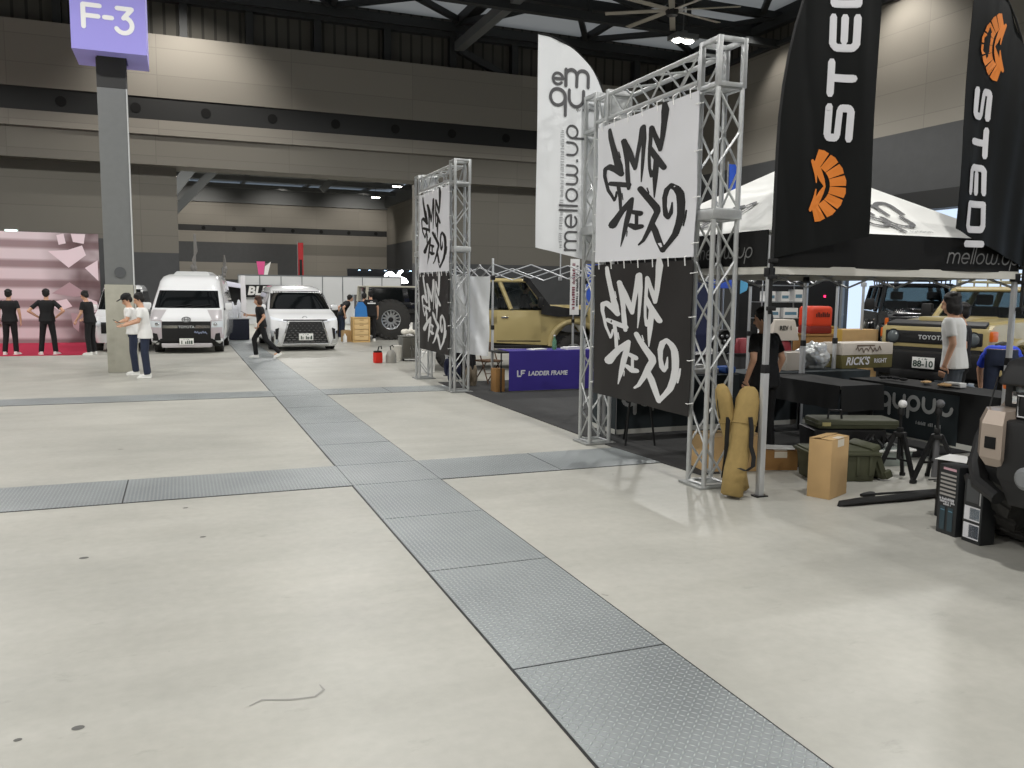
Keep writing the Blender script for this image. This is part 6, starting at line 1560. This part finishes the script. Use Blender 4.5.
# folding chair and bags behind the far lattice frame
t = thing('folding_chair', 'brown folding chair below the crumpled silver sheet', 'chair', (5.55,15.2,0), R(20)); M_br = mat('chair_brown',(92,66,46),.6)
mb = MB(M_br); mb.box((-.2,-.19,.42),(.2,.19,.455),.012); mb.build('seat', t)
for sx in (-.19,.19):
    mb = MB(M_br); mb.cyl((sx,-.22,0),(sx,.14,.78),.013,8); mb.build('leg', t)
    mb = MB(M_br); mb.cyl((sx*.92,.24,0),(sx*.92,-.14,.44),.013,8); mb.build('leg', t)
mb = MB(M_br); mb.box((-.2,.11,.62),(.2,.135,.79),.01); mb.build('backrest', t)
mb = MB(M_br); mb.cyl((-.19,-.13,.2),(.19,-.13,.2),.009,6); mb.build('stretcher', t)
heap('duffel_bag', 'navy soft bag on the floor behind the far lattice frame', 'bag', (4.98,15.55,0), mat('navy_nylon',(28,34,62),.6), 9, .14, .16, .36, 11)
heap('sack', 'taupe lumpy sack behind the right leg of the far lattice frame', 'sack', (5.0,14.75,0), mat('taupe_sack',(136,124,106),.85,var=.1), 8, .10, .10, .34, 12)
heap('black_bag', 'black soft bag between the navy bag and the folding chair', 'bag', (5.35,16.0,0), M_tee_b, 9, .22, .14, .5, 13)
mb = MB(M_white); mb.lathe([(.0,0),(.15,0),(.18,.42),(.19,.44),(.0,.44)],24); one('white_tub', mb, 'white round tub behind the black banner of the far lattice frame', 'tub', loc=(5.0,17.6,0))
# jerrycan, watering can, bin and trolley
t = thing('jerrycan', 'red fuel can with a black cap on the open floor', 'fuel can', (4.45,20.1,0), R(10)); mb = MB(mat('can_red',(214,44,32),.45)); mb.box((-.10,-.08,0),(.10,.08,.26),.03); mb.box((-.102,-.085,.07),(.102,.085,.085),.004); mb.build('body', t); mb = MB(M_black); mb.box((-.095,-.06,.25),(.09,.06,.30),.02); mb.tube([(-.0,0,.29),(.03,0,.40),(.09,0,.41),(.10,0,.34)],.016,8); mb.build('spout', t)
t = thing('watering_can', 'grey can with a tall spout right of the red fuel can', 'can', (4.78,20.1,0), R(5)); mb = MB(mat('can_grey',(150,148,142),.5)); mb.lathe([(.0,0),(.13,0),(.13,.16),(.10,.26),(.05,.31),(.0,.31)],20); mb.build('body', t); mb = MB(M_black); mb.tube([(.0,0,.30),(-.02,0,.40),(.03,0,.43),(.07,0,.38)],.014,8); mb.build('handle', t)
mb = MB(mat('bin_white',(206,204,196),.5)); mb.lathe([(.0,0),(.13,0),(.16,.36),(.17,.38),(.0,.40)],22); one('white_tub', mb, 'pale round tub between the grey can and the silver trolley', 'tub', loc=(5.07,20.6,0))
t = thing('trolley', 'silver two-door trolley with a pale bundle on top beside the far lattice frame', 'trolley', (5.38,20.6,0), R(0)); mb = MB(mat('trolley_grey',(120,120,116),.4,metal=.5)); mb.box((-.24,-.2,.06),(.24,.2,.60),.01); mb.box((-.26,-.22,.60),(.26,.22,.63),.006); mb.build('body', t)
for s in (-1,1):
    mb = MB(mat('trolley_door',(96,94,88),.5,metal=.4)); mb.box((s*.12-.105,-.212,.10),(s*.12+.105,-.20,.57),.004); d_ = mb.build('door', t); mb = MB(M_chrome); mb.box((s*.035-.008,-.225,.30),(s*.035+.008,-.212,.40),.003); mb.build('handle', d_)
    for y in (-.16,.16):
        mb = MB(M_black); mb.cyl((s*.2-.015,y,.035),(s*.2+.015,y,.035),.035,12); mb.build('wheel', t)
heap('cloth_bundle', 'pale cloth bundle lying on the silver trolley', 'bundle', (5.38,20.6,.632), mat('bundle_pale',(214,210,200),.8), 7, .14, .10, .14, 15)
mb = MB(M_white); mb.lathe([(.0,0),(.06,0),(.025,.05),(.022,.42),(.0,.44)],14); one('bollard', mb, 'slim white marker post on the floor left of the silver trolley', 'post', loc=(7.05,27.2,0))
# wooden drawers and boxes by the far group
t = thing('drawer_unit', 'pale wooden unit of four drawers by the far group of people', 'drawer unit', (5.66,28.25,0), R(2)); M_pine = mat('pine', (206,170,112), .6, var=.06, scale=4)
mb = MB(M_pine); mb.box((-.29,-.2,0),(.29,.2,.05)); mb.box((-.29,-.2,.80),(.29,.2,.85)); mb.box((-.29,-.2,.05),(-.24,.2,.80)); mb.box((.24,-.2,.05),(.29,.2,.80)); mb.box((-.24,.16,.05),(.24,.2,.80)); mb.build('frame', t, smooth=0)
for k in range(4):
    mb = MB(mat('pine_light',(222,190,136),.6,var=.05,scale=4)); mb.box((-.235,-.19,.065+.185*k),(.235,.15,.235+.185*k),.008); d_ = mb.build('drawer', t); mb = MB(M_kraftd); mb.box((-.07,-.198,.19+.185*k),(.07,-.19,.205+.185*k)); mb.build('handle', d_)
carton('carton', 'small cardboard box on the floor left of the wooden drawers', (5.22,28.5,0), R(12), .26, .26, .38, M_kraft, tape=False)
mb = MB(M_white); mb.lathe([(.0,0),(.07,0),(.07,.2),(.03,.26),(.03,.3),(.0,.3)],14); one('bottle', mb, 'white canister before the small cardboard box, left of the wooden drawers', 'bottle', loc=(5.10,28.05,0))
mb = MB(mat('bag_blue',(50,120,190),.7)); mb.prism([(-.2,0),(.2,0),(.17,.34),(.05,.5),(-.08,.5),(-.18,.3)],-.1,.1,'y'); one('shopping_bag', mb, 'bright blue bag on top of the wooden drawers', 'bag', loc=(5.70,28.3,.852))
mb = MB(M_black); mb.box((-.4,-.25,0),(.4,.25,1.0),.02); mb.box((-.42,-.27,1.0),(.42,.27,1.04),.01); one('cabinet', mb, 'black cabinet between the white minivan and the bending person', 'cabinet', loc=(4.95,30.6,0))
# ------------------------------------------------------------------ far booths
def printed():
    m = bpy.data.materials.new('wall_print_pink'); m.use_nodes = True; nt = m.node_tree; b = nt.nodes['Principled BSDF']; L = nt.links.new
    tc = nt.nodes.new('ShaderNodeTexCoord'); mp = nt.nodes.new('ShaderNodeMapping'); mp.inputs['Scale'].default_value = (.16,1,1); mp.inputs['Rotation'].default_value = (0,R(-5),0)
    L(tc.outputs['Object'], mp.inputs['Vector'])
    wv = nt.nodes.new('ShaderNodeTexWave'); wv.bands_direction = 'Z'; wv.inputs['Scale'].default_value = .52; wv.inputs['Distortion'].default_value = 1.6; wv.inputs['Detail'].default_value = 1.5; wv.inputs['Detail Scale'].default_value = .8
    L(mp.outputs[0], wv.inputs['Vector'])
    r = nt.nodes.new('ShaderNodeValToRGB'); e = r.color_ramp.elements; e[0].position = .15; e[0].color = (*lin((150,130,133)),1); e[1].position = .6; e[1].color = (*lin((216,204,208)),1)
    L(wv.outputs['Fac'], r.inputs['Fac'])
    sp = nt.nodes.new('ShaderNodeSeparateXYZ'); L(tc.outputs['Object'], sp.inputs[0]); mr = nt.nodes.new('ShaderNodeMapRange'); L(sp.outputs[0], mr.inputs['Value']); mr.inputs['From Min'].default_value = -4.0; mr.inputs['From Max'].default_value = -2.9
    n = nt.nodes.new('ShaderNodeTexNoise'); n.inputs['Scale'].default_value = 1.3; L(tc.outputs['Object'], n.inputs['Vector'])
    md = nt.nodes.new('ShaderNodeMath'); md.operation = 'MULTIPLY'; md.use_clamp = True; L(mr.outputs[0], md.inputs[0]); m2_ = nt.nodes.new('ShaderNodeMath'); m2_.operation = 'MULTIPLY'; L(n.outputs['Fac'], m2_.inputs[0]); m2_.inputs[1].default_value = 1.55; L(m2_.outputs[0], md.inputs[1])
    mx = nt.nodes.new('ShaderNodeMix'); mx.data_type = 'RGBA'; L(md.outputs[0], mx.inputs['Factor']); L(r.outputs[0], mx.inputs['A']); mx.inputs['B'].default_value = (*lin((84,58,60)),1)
    L(mx.outputs['Result'], b.inputs['Base Color']); b.inputs['Roughness'].default_value = .6
    return m
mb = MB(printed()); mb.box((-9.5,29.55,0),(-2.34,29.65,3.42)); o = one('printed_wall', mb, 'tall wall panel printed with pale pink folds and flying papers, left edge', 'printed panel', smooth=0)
mb = MB(mat('print_paper_pale',(228,212,218),.6)); mb2 = MB(mat('print_paper_mauve',(176,150,156),.6)); fn = plane((0,29.545,0),(1,0,0),(0,0,1))
for k, pl in enumerate([[(-3.75,2.85),(-3.2,2.35),(-2.7,2.75),(-2.8,3.05),(-3.2,2.9)],[(-2.75,2.35),(-2.38,1.95),(-2.38,2.6)],[(-3.7,1.55),(-3.2,1.9),(-2.65,1.5),(-3.1,1.45)],[(-3.85,1.25),(-3.3,1.38),(-3.15,1.15),(-3.5,1.0)],[(-2.9,1.5),(-2.45,1.3),(-2.38,1.0),(-2.7,.9)],[(-3.2,.95),(-2.95,.9),(-3.0,.35),(-3.15,.5)],[(-3.1,3.4),(-2.7,3.4),(-2.75,3.1),(-3.05,3.15)],[(-3.5,3.35),(-3.3,3.4),(-3.25,3.1),(-3.45,3.05)]]):
    mm = mb if k % 3 != 2 else mb2; mm.add([fn(a,b) for a,b in pl], [tuple(range(len(pl)))])
mb.build('printed_papers', o, smooth=0); mb2.build('printed_papers_mauve', o, smooth=0)
mb = MB(mat('carpet_crimson',(176,32,66),.95,var=.08,scale=20)); mb.box((-9.5,24.3,0),(-2.25,29.55,.012)); struct('floor_carpet_red', mb, smooth=0)
t = thing('exit_sign', 'small lit exit light box on the dark wall above the pink print', 'sign', (-5.2,32.62,3.53)); mb = MB(M_white); mb.box((-.2,-.02,-.13),(.2,.1,.13),.01); mb.build('housing', t); mb = MB(mat('exit_lit',(220,250,245),.3,emit=(214,250,240),estr=2.2)); mb.box((-.18,-.026,-.11),(.18,-.02,.11)); mb.build('lit_face', t)
# white partition with the black sign
M_part = mat('partition_white',(206,208,210),.5); M_pj = mat('partition_joint',(120,124,128),.4,metal=.4)
t = thing('partition_wall', 'long white panel partition in the next hall', 'partition', (2.6,42,0))
for k in range(8):
    mb = MB(M_part); mb.box((.02+k*.99,-.02,.05),(.97+k*.99,.02,2.36)); mb.build('panel', t, smooth=0)
for k in range(9):
    mb = MB(M_pj); mb.box((k*.99-.02,-.03,0),(k*.99+.02,.03,2.40)); mb.build('post', t, smooth=0)
mb = MB(M_pj); mb.box((0,-.025,2.36),(7.92,.025,2.42)); mb.build('rail', t, smooth=0)
mb = MB(mat('sign_black',(16,16,17),.5)); mb.box((2.76,41.92,1.33),(4.78,41.965,1.93)); o = one('sign_board', mb, 'black sign board with bold white letters on the white partition', 'sign', smooth=0)
mb = MB(M_white); write(mb, 'BLITZ', plane((3.77,41.912,1.63),(1,0,0),(0,0,1)), .56, .022, shear=.18, sx=1.08); mb.build('lettering', o, smooth=0)
mb = MB(M_part); mb.box((7.95,41.90,.0),(8.5,41.95,1.63)); mb.use(M_grey).box((8.1,41.895,.8),(8.25,41.9,1.5)); mb.use(mat('print_steel',(120,132,142),.5)).box((8.0,41.895,1.2),(8.08,41.9,1.5)); one('poster', mb, 'pale poster standing against the white partition', 'poster', smooth=0)
t = thing('booth_fascia', 'black booth fascia with a glowing white script emblem', 'sign', (10.25,45,0)); mb = MB(mat('fascia_black',(16,18,22),.4)); mb.box((-1.9,-.1,2.0),(1.9,.1,2.86),.01); mb.box((-1.9,-.08,0),(-1.8,.08,2.0)); mb.box((1.8,-.08,0),(1.9,.08,2.0)); mb.build('frame', t)
mb = MB(mat('emblem_lit',(255,255,255),.3,emit=(250,252,255),estr=3.2)); fn = plane((.76,-.12,2.28),(1,0,0),(0,0,1))
mb.stroke([(-.62,.22,.08),(-.5,.34,.10),(-.32,.36,.12),(-.2,.3,.10)], fn); mb.stroke([(-.5,-.06,.12),(-.3,.06,.17),(-.05,.12,.20),(.2,.02,.19),(.42,-.02,.16),(.55,-.08,.1)], fn); mb.stroke([(.05,.2,.1),(.16,.42,.09),(.3,.5,.07)], fn)
mb.build('emblem', t, smooth=0)
for k, x in enumerate((-1.3,-.75,.1,.9,1.5)):
    mb = MB(M_black); mb.box((x-.05,-.32,2.80),(x+.05,-.16,2.88),.01); mb.cyl((x,-.2,2.84),(x,-.1,2.84),.015,6); l_ = mb.build('spotlight', t); mb = MB(mat('spot_lens_blue',(190,225,255),.3,emit=(190,225,255),estr=5)); mb.box((x-.045,-.30,2.775),(x+.045,-.18,2.80)); mb.build('lens', l_)
# stalls between the two vans
t = thing('booth_table', 'small navy-draped table between the two vans', 'table', (1.86,30.2,0)); mb = MB(mat('cloth_navy',(30,34,48),.8)); mb.box((-.32,-.3,.02),(.32,.3,.72),.02); mb.build('cloth', t); mb = MB(M_rimsil); mb.box((-.34,-.32,.72),(.34,.32,.75),.005); mb.build('tabletop', t)
heap('garment_pile', 'heap of white garments on the navy-draped table', 'garments', (1.78,30.2,.752), mat('garment_white',(214,216,222),.85,var=.06), 10, .16, .1, .5, 21)
mb = MB(mat('display_pale',(206,204,206),.5)); mb.hexa([(-.10,-.02,0),(.10,-.02,0),(.10,.02,0),(-.10,.02,0)],[(-.10,.18,2.22),(.06,.18,2.22),(.06,.22,2.22),(-.10,.22,2.22)],.005); one('display_board', mb, 'narrow pale display panel leaning behind the navy-draped table', 'panel', loc=(2.10,30.9,0))
t = thing('canopy_tent', 'pale canopy stall roof seen past the right side of the high-roof van', 'tent', (1.55,34.4,0)); mb = MB(mat('canopy_pale',(196,196,210),.7)); mb.hexa([(-.6,-.6,1.95),(.75,-.6,1.75),(.75,.6,1.75),(-.6,.6,1.95)],[(-.5,-.5,2.15),(.6,-.5,1.95),(.6,.5,1.95),(-.5,.5,2.15)],.02); mb.build('roof', t); mb = MB(M_black); mb.box((-.55,.1,1.2),(.7,.16,1.9)); mb.build('back_cloth', t)
for sx in (-.55,.7):
    for sy in (-.55,.55):
        mb = MB(M_tentleg); mb.cyl((sx,sy,0),(sx,sy,1.9),.02,8); mb.build('leg', t)
def nobori(label, x, y, z0, z1, w, m, m2):
    t = thing('banner_flag', label, 'flag', (x,y,0)); mb = MB(m); mb.grid(lambda u, v: (w*u, .03*math.sin(u*5+v*6), z0+(z1-z0)*v), 6, 16); mb.grid(lambda u, v: (w*u, .03*math.sin(u*5+v*6)+.01, z0+(z1-z0)*v), 6, 16); mb.build('cloth', t, 60)
    mb = MB(m2); mb.grid(lambda u, v: (w*(.25+.5*u), .03*math.sin((.25+.5*u)*5+(.08+.45*v)*6)-.012, z0+(z1-z0)*(.08+.45*v)), 6, 16); mb.build('print', t, 60)
    mb = MB(M_rimsil); mb.cyl((-.02,0,0),(-.02,0,z1+.05),.02,6); mb.build('pole', t)
nobori('tall narrow red and black banner flag above the white partition', 5.92,46,2.3,4.2,.28,mat('flag_red',(160,40,44),.7),M_black)
t = thing('banner_flag', 'pink and white swallow-shaped flag above the left part of the partition', 'flag', (3.75,45.5,0)); mb = MB(mat('flag_pink',(214,84,140),.7)); mb.prism([(0,3.15),(.42,3.15),(.32,2.2),(.12,2.2)],-.01,.01,'y'); mb.build('cloth', t); mb = MB(M_white); mb.prism([(.42,2.9),(.72,3.15),(.5,2.3),(.32,2.2)],-.012,.012,'y'); mb.build('cloth_white', t); mb = MB(M_rimsil); mb.cyl((.22,0.02,0),(.22,0.02,2.3),.02,6); mb.build('pole', t)
nobori('blue banner flag top rising behind the lattice tower above the tent roof', 12.25, 17.0, 2.9, 4.85, .26, mat('flag_blue',(40,84,190),.7), mat('flag_blue_pale',(90,140,220),.7))
def gear(label, x, y, z0, z1, seed):
    t = thing('crane_stand', label, 'stand', (x,y,0)); rr = random.Random(seed); M_g = mat('gear_grey',(112,110,108),.6)
    mb = MB(M_g); mb.cyl((0,0,0),(.05,0,z1),.05,8); mb.build('pole', t); mb = MB(M_g)
    mb.tube([(.05,0,z1),(.12,0,z0+(z1-z0)*.6),(-.05,0,z0+(z1-z0)*.4),(.08,0,z0+.2),(-.12,0,z0)],.06,6); mb.build('chain', t); mb = MB(M_g)
    for k in range(4): mb.ell((rr.uniform(-.12,.12),0,z0+rr.uniform(0,.5)),(.10,.08,.16),8)
    mb.build('hook_block', t)
gear('tall grey hoist stand showing above the right of the high-roof van', .7,44,2.3,4.35,1)
gear('grey stand with hanging gear above the gap between the vans', 2.2,47.5,2.3,3.5,2)
mb = MB(M_rimsil); mb.cyl((1.72,38,0),(1.72,38,2.65),.025,6); mb.box((1.6,37.9,0),(1.84,38.1,.03)); one('stand_pole', mb, 'thin plain upright pole in the gap between the vans', 'pole')
